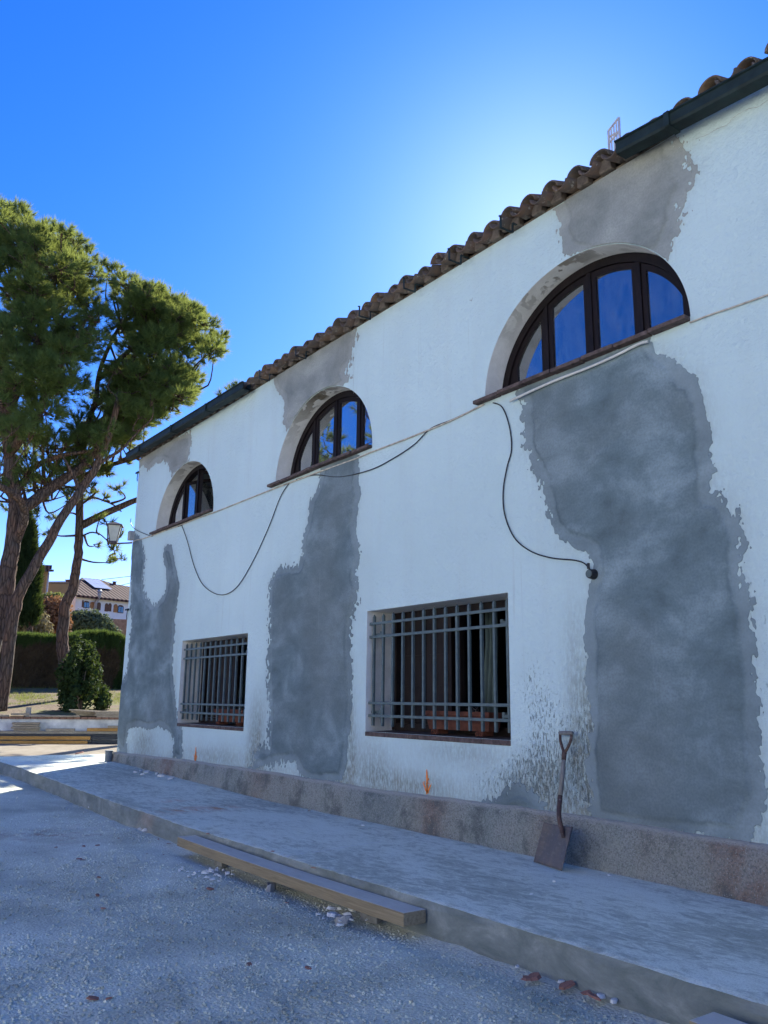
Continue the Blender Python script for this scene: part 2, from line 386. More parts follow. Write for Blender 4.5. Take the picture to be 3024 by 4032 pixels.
def contour(xs, zs, F, yfun, skirt=None):
    """mesh of the region F<0 on a grid in the wall plane; yfun(x,z,F)->y; skirt: depth of the edge wall"""
    V = []; A = []; faces = []; idx = {}
    nx, nz = len(xs), len(zs)
    def corner(i, j):
        k = (i, j)
        if k not in idx: idx[k] = len(V); V.append((xs[i], zs[j])); A.append(-F[i, j])
        return idx[k]
    def edge(i, j, i2, j2):
        k = (i, j, i2, j2) if (i, j) < (i2, j2) else (i2, j2, i, j)
        if k not in idx:
            a, b = F[k[0], k[1]], F[k[2], k[3]]; t = min(max(a / (a - b), .02), .98)
            idx[k] = len(V); V.append((xs[k[0]] + (xs[k[2]] - xs[k[0]]) * t, zs[k[1]] + (zs[k[3]] - zs[k[1]]) * t)); A.append(0.)
        return idx[k]
    ins = F < 0; any4 = ins[:-1, :-1] | ins[1:, :-1] | ins[:-1, 1:] | ins[1:, 1:]
    rim = []
    for i, j in zip(*np.nonzero(any4)):
        cs = ((i, j), (i + 1, j), (i + 1, j + 1), (i, j + 1)); st = [ins[c] for c in cs]
        if all(st): faces.append([corner(*c) for c in cs]); continue
        def walk(order):
            poly = []; tags = []
            for q in range(4):
                a = cs[q]; b = cs[(q + 1) % 4]
                if ins[a]: poly.append(corner(*a)); tags.append(0)
                if ins[a] != ins[b]: poly.append(edge(*a, *b)); tags.append(1)
            return poly, tags
        poly, tg = walk(0)
        if len(poly) < 3: continue
        faces.append(poly)
        for q in range(len(poly)):
            if tg[q] and tg[(q + 1) % len(poly)]: rim.append((poly[q], poly[(q + 1) % len(poly)]))
    V = np.array(V); A = np.array(A); Y = yfun(V[:, 0], V[:, 1], A)
    P = np.stack([V[:, 0], Y, V[:, 1]], 1)
    if skirt is not None and rim:
        P = P.tolist(); A = A.tolist(); bot = {}
        for a, b in rim:
            for q in (a, b):
                if q not in bot: bot[q] = len(P); P.append((P[q][0], skirt, P[q][2])); A.append(0.)
            faces.append([b, a, bot[a], bot[b]])
    return P, faces, np.array(A)

def poly_sdf(X, Z, poly):
    """signed distance, negative inside"""
    P = np.array(poly); d = np.full(X.shape, 1e9); ins = np.zeros(X.shape, bool)
    for a, b in zip(P, np.roll(P, -1, 0)):
        e = b - a; L = e @ e + 1e-12; t = np.clip(((X - a[0]) * e[0] + (Z - a[1]) * e[1]) / L, 0, 1)
        d = np.minimum(d, np.hypot(X - a[0] - e[0] * t, Z - a[1] - e[1] * t))
        c = ((a[1] > Z) != (b[1] > Z)) & (X < (b[0] - a[0]) * (Z - a[1]) / (b[1] - a[1] + 1e-12) + a[0]); ins ^= c
    return np.where(ins, -d, d)

# ================================================================== TERRAIN
def rise(x): return .10 * sstep(-8, -14.5, x)
def gz(x, y): return .07 + rise(x) + .13 * sstep(-15, -20, x)
def lines(a, b, fine0, fine1, step, coarse):
    L = list(np.arange(fine0, fine1 + 1e-6, step)); g = step
    x = fine0
    while x > a: g = min(g * 1.35, coarse); x -= g; L.insert(0, max(x, a))
    g = step; x = fine1
    while x < b: g = min(g * 1.35, coarse); x += g; L.append(min(x, b))
    return np.array(L)
def sheet(name, xs, ys, zf, mat, attrs=None):
    X, Y = np.meshgrid(xs, ys, indexing='ij'); Z = zf(X, Y); n, m = X.shape
    V = np.stack([X, Y, Z], -1).reshape(-1, 3); I = np.arange(n * m).reshape(n, m)
    T = np.stack([I[:-1, :-1], I[1:, :-1], I[1:, 1:], I[:-1, 1:]], -1).reshape(-1, 4)
    o = raw(name, V, T, mat, None, 4)
    for k, f in (attrs or {}).items():
        a = o.data.attributes.new(k, 'FLOAT', 'POINT'); a.data.foreach_set('value', np.asarray(f(X, Y), np.float32).ravel())
    o.data.polygons.foreach_set('use_smooth', [True] * len(o.data.polygons)); return o
def ground_z(X, Y):
    near = np.exp(-((X + 4) ** 2 + (Y + 3) ** 2) / 120)
    return gz(X, Y) + near * .05 * (fbm(X * 1.3, Y * 1.3, 3) - .47) + near * .014 * (fbm(X * 7, Y * 7, 5) - .47) - .03 * np.exp(-((Y + 1.75) / .16) ** 2) * sstep(-9, -6, X)
xs = lines(-900, 900, -13, 2, .06, 60); ys = lines(-900, 900, -6.2, -1.0, .06, 60)
tag(sheet('ground', xs, ys, ground_z, GROUND, {
    'earth': lambda X, Y: sstep(-14.5, -17, X), 
    'stain': lambda X, Y: np.exp(-(((X + 8.8) / .5) ** 2 + ((Y + 2.5) / .5) ** 2))}), kind='structure')

# concrete pavement slab along the house
SLAB_X0, SLAB_X1, SLAB_Y = -16.1, 3.2, -1.62
def edge_y(x): return SLAB_Y + .035 * (fbm(np.asarray(x) * 1.1, np.asarray(x) * 0 + 3, 9) - .47) + .012 * (vn(np.asarray(x) * 14, np.asarray(x) * 0, 4) - .5)
def slab_z(X, Y): return .25 + rise(X) + .012 * (fbm(X * 1.5, Y * 1.5, 21) - .47) - .006 * np.exp(-((Y - SLAB_Y) / .03) ** 2)
sx = np.concatenate([np.arange(SLAB_X0, SLAB_X1, .06), [SLAB_X1]]); ty = np.concatenate([np.linspace(0, .06, 4), np.linspace(.08, 1.0, 24)])
V = []; n = len(ty) + 2
for x in sx:
    ey = float(edge_y(x)); yb = 6.5 if x < -14.3 else .1
    V.append((x, ey + .012 * (vn(x * 9, 2, 3) - .5), gz(x, 0) - .25)); V.append((x, ey + .02 * (vn(x * 5, 7, 3) - .5), float(slab_z(x, ey)) - .03 - .012 * vn(x * 17, 5, 2)))
    for t in ty:
        y = ey + .004 + (yb - ey) * t; V.append((x, y, float(slab_z(x, y))))
F = []
for i in range(len(sx) - 1):
    for j in range(n - 1): a = i * n + j; F.append((a, a + n, a + n + 1, a + 1))
Va = np.array(V)
st = 1.2 * np.exp(-(((Va[:, 0] + 8.52) / .22) ** 2 + ((Va[:, 1] + 1.05) / .42) ** 2)) + .8 * np.exp(-(((Va[:, 0] + 9.3) / .15) ** 2 + ((Va[:, 1] + 1.0) / .2) ** 2))
pv = link('pavement', V, F, SLAB, None, True, {'stain': st}); tag(pv, kind='structure')
pv.data.polygons.foreach_set('use_smooth', [False] * len(pv.data.polygons))

# ================================================================== THE HOUSE
X0, X1, TOP = -14.15, 3.0, 5.50
house = empty('house', 'long white plastered house with grey cement patches and arched upper windows', 'house', (X0, 0, .3))
def hp(o):  # parent keeping world coordinates
    o.parent = house; o.matrix_parent_inverse = Matrix.Translation((-X0, 0, -.3)); return o
ZS = 4.03; AH = .93
ARCH = [(-12.015, 1.10), (-8.035, 1.055), (-4.18, 1.05)]      # centre, half width
RECT = [(-11.72, -9.65, 1.03, 2.19), (-7.025, -4.995, 1.077, 2.262)]
def arch_f(X, Z, c, a, h, zs=ZS):
    f = (np.sqrt(((X - c) / a) ** 2 + (np.maximum(Z - zs, 0) / h) ** 2) - 1) * h
    return np.maximum(f, zs - Z)
def open_f(X, Z):
    f = np.full(np.shape(X), 9.)
    for c, a in ARCH: f = np.minimum(f, arch_f(X, Z, c, a, AH))
    for x0, x1, z0, z1 in RECT: f = np.minimum(f, np.maximum(np.maximum(x0 - X, X - x1), np.maximum(z0 - Z, Z - z1)))
    return f
def gridlines(a, b, step, keep):
    L = sorted(set(np.round(list(np.arange(a, b, step)) + [b] + keep, 4)))
    out = [L[0]]
    for v in L[1:]:
        if v - out[-1] < step * .3:
            if v in keep: out[-1] = v
            continue
        out.append(v)
    return np.array(out)
kx = [round(v, 4) for r in RECT for v in r[:2]] + [round(c + s * a, 4) for c, a in ARCH for s in (-1, 1)]
kz = [round(v, 4) for r in RECT for v in r[2:]] + [ZS]

# ---- cement patch outlines (traced on the wall plane)
c2 = (0, 1800, 900 / 1659); c5 = (900, 2000, 1300 / 1659); c6 = (2000, 1300, 1024 / 1659); c8 = (1400, 2800, 1624 / 1659); c4 = (1900, 200, 1124 / 1659)
c3 = (900, 1000, 1100 / 1659); c7 = (0, 2800, 1500 / 1659); r2c = (1050, 1480, 460 / 1659); r1c = (580, 1740, 320 / 1659)
def tr(pts, c): return wall_uv(crop(pts, *c))
P1 = tr([(900, 640), (950, 605), (985, 565), (1005, 560), (1030, 605), (1045, 680), (1052, 760), (1040, 860), (1045, 960), (1065, 1030), (1100, 1065), (1150, 1050), (1190, 1010), (1205, 960), (1212, 900), (1205, 800), (1185, 720), (1190, 665), (1215, 635), (1245, 640), (1257, 690), (1272, 760), (1287, 850), (1302, 920), (1295, 1010), (1285, 1100), (1270, 1180), (1275, 1260), (1265, 1350), (1255, 1450), (1255, 1560), (1265, 1680), (1275, 1760), (1285, 1860), (1285, 1930), (1315, 1950), (1322, 2020)], c2)
P1 += tr([(792, 130), (795, 215), (752, 205), (758, 130), (740, 92), (690, 70), (640, 78), (590, 68), (558, 80), (553, 130), (552, 190), (525, 180), (515, 150), (500, 125), (475, 140)], c7)
P1 += tr([(780, 2028), (800, 1800), (830, 1640), (880, 1615), (915, 1590), (930, 1500), (935, 1400), (945, 1300), (955, 1200), (950, 1100), (955, 1000), (950, 900), (945, 770), (925, 755), (900, 750)], c2)
P2 = tr([(800, 1250), (1250, 1050), (1320, 1180), (1300, 1260), (1330, 1350), (1300, 1450), (1310, 1560), (1330, 1700)], r2c)
P2 += tr([(650, 30), (640, 100), (650, 180), (665, 250), (640, 330), (650, 400), (635, 500), (620, 600), (615, 720), (620, 800), (625, 900), (620, 1000), (612, 1100), (602, 1200), (592, 1290), (575, 1380), (430, 1375), (370, 1345), (345, 1300), (330, 1275), (270, 1280), (205, 1290), (100, 1320), (130, 1240), (160, 1195), (200, 1200), (205, 1100), (205, 1000), (195, 900), (200, 800), (200, 700), (205, 600), (205, 500), (205, 400), (220, 350), (240, 310), (290, 290), (355, 285), (375, 230), (370, 170), (385, 110), (400, 50)], c5)
P2 += tr([(640, 1731), (700, 1650), (740, 1560), (760, 1480), (770, 1400)], r2c)
P3 = tr([(60, 440), (60, 330), (880, -10), (940, 110), (1000, 150), (1060, 190), (1090, 240), (1140, 290), (1190, 290), (1215, 350), (1240, 420), (1260, 480), (1270, 560), (1290, 600), (1300, 700), (1285, 760), (1310, 850), (1325, 900), (1310, 980), (1300, 1030), (1370, 1050), (1420, 1100), (1460, 1160), (1485, 1230), (1510, 1310), (1520, 1370), (1510, 1430), (1520, 1500), (1525, 1600), (1540, 1700), (1560, 1800), (1555, 1900), (1560, 2000), (1580, 2106)], c6)
P3 += tr([(1620, 100), (1640, 250), (1650, 350), (1630, 420), (1605, 500), (1590, 560), (1400, 520), (1200, 490), (980, 460), (945, 430), (945, 350), (935, 250), (930, 150), (945, 60)], c8)
P3 += tr([(505, 2106), (500, 2040), (490, 1950), (490, 1850), (495, 1760), (525, 1700), (530, 1620), (555, 1570), (545, 1490), (530, 1430), (490, 1400), (420, 1380), (340, 1340), (290, 1270), (260, 1180), (250, 1100), (220, 1020), (215, 960), (180, 890), (130, 830), (100, 740), (105, 640), (95, 560), (105, 480)], c6)
P4 = tr([(330, 820), (395, 885), (430, 950), (455, 1000), (435, 1060), (465, 1130), (485, 1190), (520, 1205), (620, 1230), (800, 1230), (1000, 1230), (1060, 1245), (1080, 1200), (1075, 1150), (1110, 1080), (1150, 1000), (1170, 930), (1155, 900), (1200, 790), (1240, 730), (1245, 690), (1195, 690), (1180, 620), (1200, 590), (1170, 560), (1210, 540), (1130, 540), (1120, 440), (880, 540), (700, 640), (560, 700)], c4)
P5 = tr([(260, 640), (275, 690), (270, 760), (285, 820), (330, 870), (330, 940), (320, 1000), (345, 1050), (480, 960), (600, 870), (655, 810), (680, 790), (720, 740), (690, 700), (730, 640), (740, 570), (770, 490), (770, 460), (750, 440), (765, 395), (700, 380), (600, 430), (500, 500), (370, 590)], c3)
P6 = tr([(900, 120), (985, 108), (1000, 80), (1040, 60), (1075, 92), (1120, 50), (1180, 30), (1215, 45), (1230, 90), (1252, 118), (1275, 112), (1330, 90), (1380, 60)], c2)
P6 += tr([(830, 370), (850, 280), (880, 150), (905, 40), (890, -200), (300, -100), (-300, 160), (-300, 450)], r1c)
P7 = tr([(500, 400), (525, 362), (580, 340), (620, 305), (660, 292), (700, 310), (740, 352), (785, 400), (760, 430), (600, 420)], c8)
PATCHES = [(P1, 'dark cement render patch wrapped round the left corner with two upward prongs'), (P2, 'tall grey cement patch running from the middle arched window to the plinth'),
           (P3, 'largest grey cement patch below the right arched window down to the plinth'), (P4, 'grey cement patch above the right arched window reaching the eave'),
           (P5, 'grey cement patch above the middle arched window reaching the eave'), (P6, 'pale grey cement smear above the left arched window'), (P7, 'small grey patch on the plinth edge left of the shovel')]
def plinth_top(x): return np.interp(x, [-14.2, -11.4, -9.4, -6.7, -5.3, -4.2, -2.8, 3], [.50, .55, .56, .55, .575, .59, .575, .56])

# ---- front wall with openings
wx = gridlines(X0, X1, .07, kx); wz = gridlines(.15, TOP, .07, kz)
XX, ZZ = np.meshgrid(wx, wz, indexing='ij')
FO = -open_f(XX, ZZ); FO[np.abs(FO) < 1e-6] = 1e-5
Pw, Fw, _ = contour(wx, wz, FO, lambda x, z, a: np.zeros_like(x))
Pw = np.array(Pw); wx_, wz_ = Pw[:, 0], Pw[:, 2]
DP = np.full(len(Pw), 9.)
for poly, _ in PATCHES: DP = np.minimum(DP, poly_sdf(wx_, wz_, poly))
def blob(cx, cz, sx_, sz_): return np.exp(-(((wx_ - cx) / sx_) ** 2 + ((wz_ - cz) / sz_) ** 2))
peel = 1.0 * blob(-4.62, 1.15, .30, .62) + .95 * blob(-4.95, .80, .45, .20) + .75 * blob(-4.2, .95, .22, .40) + .55 * blob(-7.28, .95, .16, .55) + .6 * blob(-9.38, 1.05, .22, .55) + .5 * blob(-4.8, 1.6, .14, .35) + .45 * blob(-5.4, .72, .5, .12)
peel += .62 * np.exp(-np.maximum(DP, 0) / .12) * sstep(.36, .5, fbm(wx_ * 2.5, wz_ * 2.5, 31)) * sstep(5.3, 3.6, wz_)
peel += .55 * blob(-2.6, 1.5, .25, 1.2)
dirt = .9 * blob(-4.15, .95, .20, .55) + .75 * blob(-4.5, .75, .45, .25) + .8 * blob(-7.33, .9, .13, .50) + .7 * blob(-9.3, .9, .22, .5) + .55 * blob(-13.0, .72, .5, .22) + .45 * blob(-6.3, .64, .6, .10) + .35 * blob(-10.4, .66, .8, .12) + .25 * blob(-11.9, 1.6, .08, .6)
dirt += .45 * blob(-6.9, .75, .35, .25) + .4 * blob(-5.6, .95, .5, .1) + .3 * blob(-4.3, 1.6, .12, .5)
dirt += .34 * np.exp(-(wz_ - plinth_top(wx_)) / .16) + .35 * np.exp(-np.maximum(DP, 0) / .07) * fbm(wx_ * 4, wz_ * 4, 77)
hp(link('wall', Pw, Fw, PLASTER, None, False, {'peel': np.clip(peel * .84, 0, 1), 'dirt': np.clip(dirt * 1.35, 0, 1)}))
# patches as raised sheets of render with broken edges
for k, (poly, lab) in enumerate(PATCHES):
    a = np.array(poly); lo = a.min(0) - .25; hi = a.max(0) + .25
    lo[0] = max(lo[0], X0 + .002); hi[1] = min(hi[1], TOP - .002); st_ = .0125
    if k == 5 or k == 0: st_ = .018
    px = np.arange(lo[0], hi[0], st_); pz = np.arange(max(lo[1], .3), hi[1], st_); GX, GZ = np.meshgrid(px, pz, indexing='ij')
    sd = poly_sdf(GX, GZ, poly)
    rag = vn(GX * .9, GZ * .9, 61 + k)
    F_ = sd + .07 * (fbm(GX * 5, GZ * 5, 40 + k) - .47) + (.05 + .27 * np.clip(rag * 1.7 - .30, 0, 1)) * (fbm(GX * 40, GZ * 27, 50 + k, 3) - .43)
    F_ = np.maximum(F_, -open_f(GX, GZ) * -1 * -1) if False else np.maximum(F_, .006 - open_f(GX, GZ))
    F_ = np.maximum(F_, plinth_top(GX) - .02 - GZ)
    F_[np.abs(F_) < 1e-6] = 1e-5
    P_, Fc, A_ = contour(px, pz, F_, lambda x, z, q: -.004 - .0 * x, .001)
    P_ = np.array(P_); base = -poly_sdf(P_[:, 0], P_[:, 2], poly) + .05 * (fbm(P_[:, 0] * 2.2, P_[:, 2] * 2.2, 90 + k) - .47) * 2
    front = P_[:, 1] < 0
    P_[front, 1] -= .010 * sstep(.085, .115, base[front]) + .006 * (fbm(P_[front, 0] * 3, P_[front, 2] * 3, 12) - .4) * sstep(.05, .2, base[front])
    o = hp(link('cement_patch', P_, Fc, DRYCEMENT if k in (3, 4, 5) else CEMENT, None, True, {'edge': np.clip(base, 0, 1)})); o['label'] = lab

# ---- rough-cast plinth
mb = MB(); px = np.arange(X0 - .05, X1 + .01, .05); prof = [(0, -.075), (.25, -.07), (.6, -.062), (.88, -.05), (.97, -.035), (1.0, .0)]
for x in px:
    zb = float(slab_z(x, -.06)) - .02; zt = float(plinth_top(x)) + .02 * (fbm(x * 3, 1., 8) - .47)
    for t, y in prof: mb.v.append((x, y - .018 * (fbm(x * 6, t * 3, 15) - .47), zb + (zt - zb) * t))
m_ = len(prof)
for i in range(len(px) - 1):
    for j in range(m_ - 1): a = i * m_ + j; mb.f.append((a, a + m_, a + m_ + 1, a + 1))
mb.f.append(tuple(range(m_ - 1, -1, -1)))
hp(mb.build('plinth', PLINTH, None, True))
# ---- other walls, floors, deck (close the rooms so they stay dark)
ENDW = PLASTER; D = 6.0
mb = MB(); mb.box(X0 + .001, X0 + .35, .352, D, .1, TOP); hp(mb.build('end_wall', ENDW))
mb = MB(); mb.add([(X0 + .001, .001, .1), (X0 + .001, .352, .1), (X0 + .001, .352, TOP), (X0 + .001, .001, TOP)], [(0, 3, 2, 1)]); hp(mb.build('corner_return', ENDW))
mb = MB(); mb.box(X1 - .35, X1, .01, D, .1, TOP); hp(mb.build('end_wall', ENDW))
mb = MB(); mb.box(X0 + .35, X1 - .35, D - .35, D, .1, TOP - .002); hp(mb.build('rear_wall', ENDW))
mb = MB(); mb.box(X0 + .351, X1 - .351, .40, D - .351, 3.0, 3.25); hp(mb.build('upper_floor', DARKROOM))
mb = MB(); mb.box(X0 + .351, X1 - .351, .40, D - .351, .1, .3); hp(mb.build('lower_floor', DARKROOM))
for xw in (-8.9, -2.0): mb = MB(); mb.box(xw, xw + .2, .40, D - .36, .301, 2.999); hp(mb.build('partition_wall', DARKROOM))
# inner skin of the front wall behind the openings
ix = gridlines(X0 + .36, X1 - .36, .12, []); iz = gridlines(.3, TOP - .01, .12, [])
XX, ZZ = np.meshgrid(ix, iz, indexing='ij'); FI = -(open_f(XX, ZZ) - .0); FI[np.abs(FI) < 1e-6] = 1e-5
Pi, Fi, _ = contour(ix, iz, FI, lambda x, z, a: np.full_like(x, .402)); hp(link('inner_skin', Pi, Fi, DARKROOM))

# ---- reveals
def arc_pts(c, a, h, n=48, zs=ZS): return [(c - a * math.cos(math.pi * i / n), zs + h * math.sin(math.pi * i / n)) for i in range(n + 1)]
for k, (c, a) in enumerate(ARCH):
    V = []; F = []; fl = []; A = arc_pts(c, a, AH, 56); ys_ = [-.001, .03, .08, .14, .20, .30, .41]
    for i, (x, z) in enumerate(A):
        for j, y in enumerate(ys_):
            wob = .006 * (fbm(i * .35, j * 1.3, 70 + k) - .47) if 0 < j < 4 else 0
            nx, nz = (x - c) / a, (z - ZS) / AH
            V.append((x - nx * wob, y, z - nz * wob)); ang = math.atan2(z - ZS, x - c)
            fl.append(max(0, 1 - abs(ang - 1.75) / .95) * (1.0 if y < .19 else 0) * (1, 1, .8)[k] * (.6 if k == 0 else 1))
    nn = len(ys_)
    for i in range(len(A) - 1):
        for j in range(nn - 1): q = i * nn + j; F.append((q, q + 1, q + nn + 1, q + nn))
    hp(link('arch_reveal', V, F, REVEAL, None, True, {'flake': fl}))
for k, (x0, x1, z0, z1) in enumerate(RECT):
    mb = MB(); q = [(x0, z0), (x1, z0), (x1, z1), (x0, z1)]
    for (xa, za), (xb, zb) in zip(q[1:] + q[:1], q[2:] + q[:2]):  # right jamb, head, left jamb
        mb.add([(xa, -.001, za), (xa, .41, za), (xb, .41, zb), (xb, -.001, zb)], [(0, 3, 2, 1)])
        if (xa, za) == q[3]: break
    hp(mb.build('window_reveal', REVEAL))

# ---- arched windows: frame, sashes, panes, tile sill
def ztop(x, a, h): return ZS + h * math.sqrt(max(0, 1 - (x / a) ** 2))
def pane_poly(xa, xb, zb, a, h, n=12):
    P = [(xa, zb), (xb, zb)]
    for i in range(n + 1):
        x = xb + (xa - xb) * i / n; P.append((x, max(ztop(x, a, h), zb + .015)))
    return P
def ring(mb, outer, inner, y0, y1):
    n = len(outer); V = [(x, y, z) for y in (y0, y1) for L in (outer, inner) for x, z in L]
    F = []
    for i in range(n):
        j = (i + 1) % n
        F += [(i, j, n + j, n + i), (2 * n + j, 2 * n + i, 3 * n + i, 3 * n + j), (n + i, n + j, 3 * n + j, 3 * n + i), (j, i, 2 * n + i, 2 * n + j)]
    return mb.add(V, F)
AW = ['left arched window with its middle sashes standing open', 'middle arched window with tree reflected in dark panes', 'largest-looking arched window at right with deep blue sky reflected']
for k, (c, a) in enumerate(ARCH):
    mb = MB(); t = .075
    out = arc_pts(0, a - .002, AH - .002, 40); inn = arc_pts(0, a - t, AH - t, 40)
    ring(mb, out + [(a - .002, ZS + .001)], inn + [(a - t, ZS + .001)], .20, .29)
    mb.box(-a + t, a - t, .203, .288, ZS, ZS + .055)
    W = (a - t) / 2
    for i in (-1, 0, 1):
        if k == 0 and i == 1: continue
        mb.box(i * W - .022, i * W + .022, .206, .285, ZS + .055, ztop(i * W, a - t, AH - t) + .02)
    win = mb.build('arched_window', FRAME); win.location = (c, 0, 0); hp(win); win['label'] = AW[k]
    for i in range(4):
        if k == 0 and i == 3: continue
        xa = -2 * W + i * W + .024; xb = xa + W - .048; zb = ZS + .058; ai, hi_ = a - t - .004, AH - t - .004
        if i == 0: xa = -ai * .985
        if i == 3: xb = ai * .985
        o_ = pane_poly(xa, xb, zb, ai, hi_); e = .042
        ia, ib = xa + e, xb - e
        if i == 0: ia = xa + .10
        if i == 3: ib = xb - .10
        in_ = pane_poly(ia, ib, zb + .05, ai - .045, hi_ - .05)
        hinge = 0.0; rot = 0.0
        if k == 0 and i == 1: hinge, rot = xa, math.radians(68)
        if k == 0 and i == 2: hinge, rot = xa, math.radians(62)
        sh = lambda P: [(x - hinge, z) for x, z in P]
        mb = MB(); ring(mb, sh(o_), sh(in_), -.018, .018)
        s_ = mb.build('sash', FRAME, win); s_.location = (hinge, .236, 0); s_.rotation_euler.z = rot
        mb = MB(); mb.prism(sh(in_), -.003, .003)
        if k == 0 and i == 2: continue
        g_ = mb.build('pane', GLASS, win); g_.location = (hinge, .236, 0); g_.rotation_euler.z = rot
    L = -a - .10; R = a + .0; nt = 7; w = (R - L) / nt
    for i in range(nt):
        mb = MB(); j = .004; dz = random.uniform(-.004, .004); dy = random.uniform(-.012, .006)
        xe = L + (i + 1) * w - j
        mb.box(L + i * w + j, xe, -.065 + dy, .0 if (i == 0) else .199, ZS - .034 + dz, ZS - .001 + dz)
        mb.build('sill_tile', BRICKSILL, win, bevel=.005)

# ---- barred ground windows
def zof(px, py, y): return on_wall(900 + px * c5[2], 2000 + py * c5[2], y)[2]
Z1 = RECT[1][3]; Z0 = RECT[1][2]
rails_f = [(zof(722, 584, .05) - Z0) / (Z1 - Z0), (zof(722, 650, .05) - Z0) / (Z1 - Z0), (zof(960, 984, .05) - Z0) / (Z1 - Z0), (zof(960, 1052, .05) - Z0) / (Z1 - Z0)]
GL = ['iron grille over the smaller-looking ground window nearer the left corner', 'iron grille over the large ground window beside the shovel']
for k, (x0, x1, z0, z1) in enumerate(RECT):
    H = z1 - z0
    gr = None
    for zf in rails_f:
        mb = MB(); mb.box(x0 + .003, x1 - .003, .026, .036, z0 + H * zf - .013, z0 + H * zf + .013)
        if gr is None: gr = hp(mb.build('window_grille', IRON, bevel=.002)); gr['label'] = GL[k]
        else: mb.build('rail', IRON, gr, bevel=.002)
    for zf in (.80, .155):
        for xw, s_ in ((x0, 1), (x1, -1)): mb = MB(); mb.box(min(xw, xw + s_ * .15), max(xw, xw + s_ * .15), .068, .09, z0 + H * zf - .012, z0 + H * zf + .012); mb.box(xw + s_ * .15 - .015, xw + s_ * .15 + .015, .066, .092, z0 + H * zf - .03, z0 + H * zf + .03); mb.build('anchor', IRON, gr)
    nb = 13; g = (x1 - x0 - .12) / (nb - 1); bar = None
    for i in range(nb):
        if bar is None:
            mb = MB(); r = .0125; zt = z0 + H * .975; zb = z0 + H * .045; V = []
            for z in (zb, zt - .03): V += [(-r, .037, z), (r, .037, z), (r, .037 + 2 * r, z), (-r, .037 + 2 * r, z)]
            V.append((0, .037 + r, zt))
            mb.add(V, [(0, 3, 2, 1), (0, 1, 5, 4), (1, 2, 6, 5), (2, 3, 7, 6), (3, 0, 4, 7), (4, 5, 8), (5, 6, 8), (6, 7, 8), (7, 4, 8)])
            bar = mb.build('bar', IRON, gr, bevel=.002); b_ = bar
        else: b_ = bar.copy(); C.objects.link(b_); b_.parent = gr
        b_.location = (x0 + .06 + i * g, random.uniform(-.001, .001), 0)
    # sill of worn tile
    mb = MB(); nt = 6; w = (x1 - x0) / nt
    sill = None
    for i in range(nt):
        mb = MB(); mb.obox((x0 + i * w + .002, -.008, z0 - .045), (w - .004, 0, 0), (0, .44, .012), (0, 0, .042)); o = hp(mb.build('sill_tile', BRICKSILL, bevel=.005))
    # timber casements and shutters behind the bars
    mb = MB(); y0, y1 = .325, .395
    mb.box(x0 + .001, x0 + .07, y0, y1, z0 + .01, z1 - .001); mb.box(x1 - .07, x1 - .001, y0, y1, z0 + .01, z1 - .001)
    mb.box(x0 + .07, x1 - .07, y0 + .002, y1 - .002, z1 - .08, z1 - .001); mb.box(x0 + .07, x1 - .07, y0 + .002, y1 - .002, z0 + .01, z0 + .08)
    xc = (x0 + x1) / 2; mb.box(xc - .035, xc + .035, y0 + .004, y1 - .004, z0 + .08, z1 - .08)
    fr = hp(mb.build('casement_frame', SHUTTERWOOD))
    for (fa, fb) in ((.06, .25), (.25, .44), (.83, .97)):
        mb = MB(); xa, xb = x0 + (x1 - x0) * fa, x0 + (x1 - x0) * fb - .01
        mb.box(xa, xb, .365, .393, z0 + .085, z1 - .085)
        for q in range(3):
            za = z0 + .14 + q * (H - .28) / 3; mb.box(xa + .05, xb - .05, .352, .366, za, za + (H - .28) / 3 - .07)
        mb.build('shutter_leaf', SHUTTERWOOD, fr)

# ---- roof: deck, field of tiles, single eave tiles
SLOPE = math.radians(18); ex, ez = math.cos(SLOPE), math.sin(SLOPE)
mb = MB(); mb.add([(X0 - .08, +.012, TOP), (X1 + .1, +.012, TOP), (X1 + .1, 3.05, TOP + 3.07 * math.tan(SLOPE)), (X0 - .08, 3.05, TOP + 3.07 * math.tan(SLOPE)), (X1 + .1, 6.1, TOP), (X0 - .08, 6.1, TOP),
    (X0 - .08, .012, TOP + .03), (X1 + .1, .012, TOP + .03), (X1 + .1, 3.05, TOP + .05 + 3.07 * math.tan(SLOPE)), (X0 - .08, 3.05, TOP + .05 + 3.07 * math.tan(SLOPE)), (X1 + .1, 6.1, TOP + .03), (X0 - .08, 6.1, TOP + .03)],
    [(0, 3, 2, 1), (3, 5, 4, 2), (6, 7, 8, 9), (9, 8, 10, 11), (0, 1, 7, 6), (4, 5, 11, 10), (1, 2, 8, 7), (2, 4, 10, 8), (0, 6, 9, 3), (3, 9, 11, 5)])
roof = hp(mb.build('roof', TILE))
PITCH = .25; Lt = .46
def half_tile(r0, r1, L, th, up, n=10):
    V = []; F = []
    for y, r in ((0, r0), (L, r1)):
        for rr in (r, r - th):
            for i in range(n + 1):
                a_ = math.pi * i / n; V.append((-rr * math.cos(a_), y * ex, (rr * math.sin(a_) * .92) * up + y * ez))
    N = n + 1
    for i in range(n):
        o, q = i, i + 1
        fs = [(o, q, q + 2 * N, o + 2 * N), (q + N, o + N, o + 3 * N, q + 3 * N), (q, o, o + N, q + N), (o + 2 * N, q + 2 * N, q + 3 * N, o + 3 * N)]
        F += fs if up > 0 else [f[::-1] for f in fs]
    F += [(0, N, 3 * N, 2 * N)[::(-1 if up > 0 else 1)], (n, n + 2 * N, n + 3 * N, n + N)[::(-1 if up > 0 else 1)]]
    return V, F
ci = 0; crest = chan = None; cols = []
x = -5.0
while x - PITCH > X0 - .05: x -= PITCH
while x < X1 + .05: cols.append(x); x += PITCH
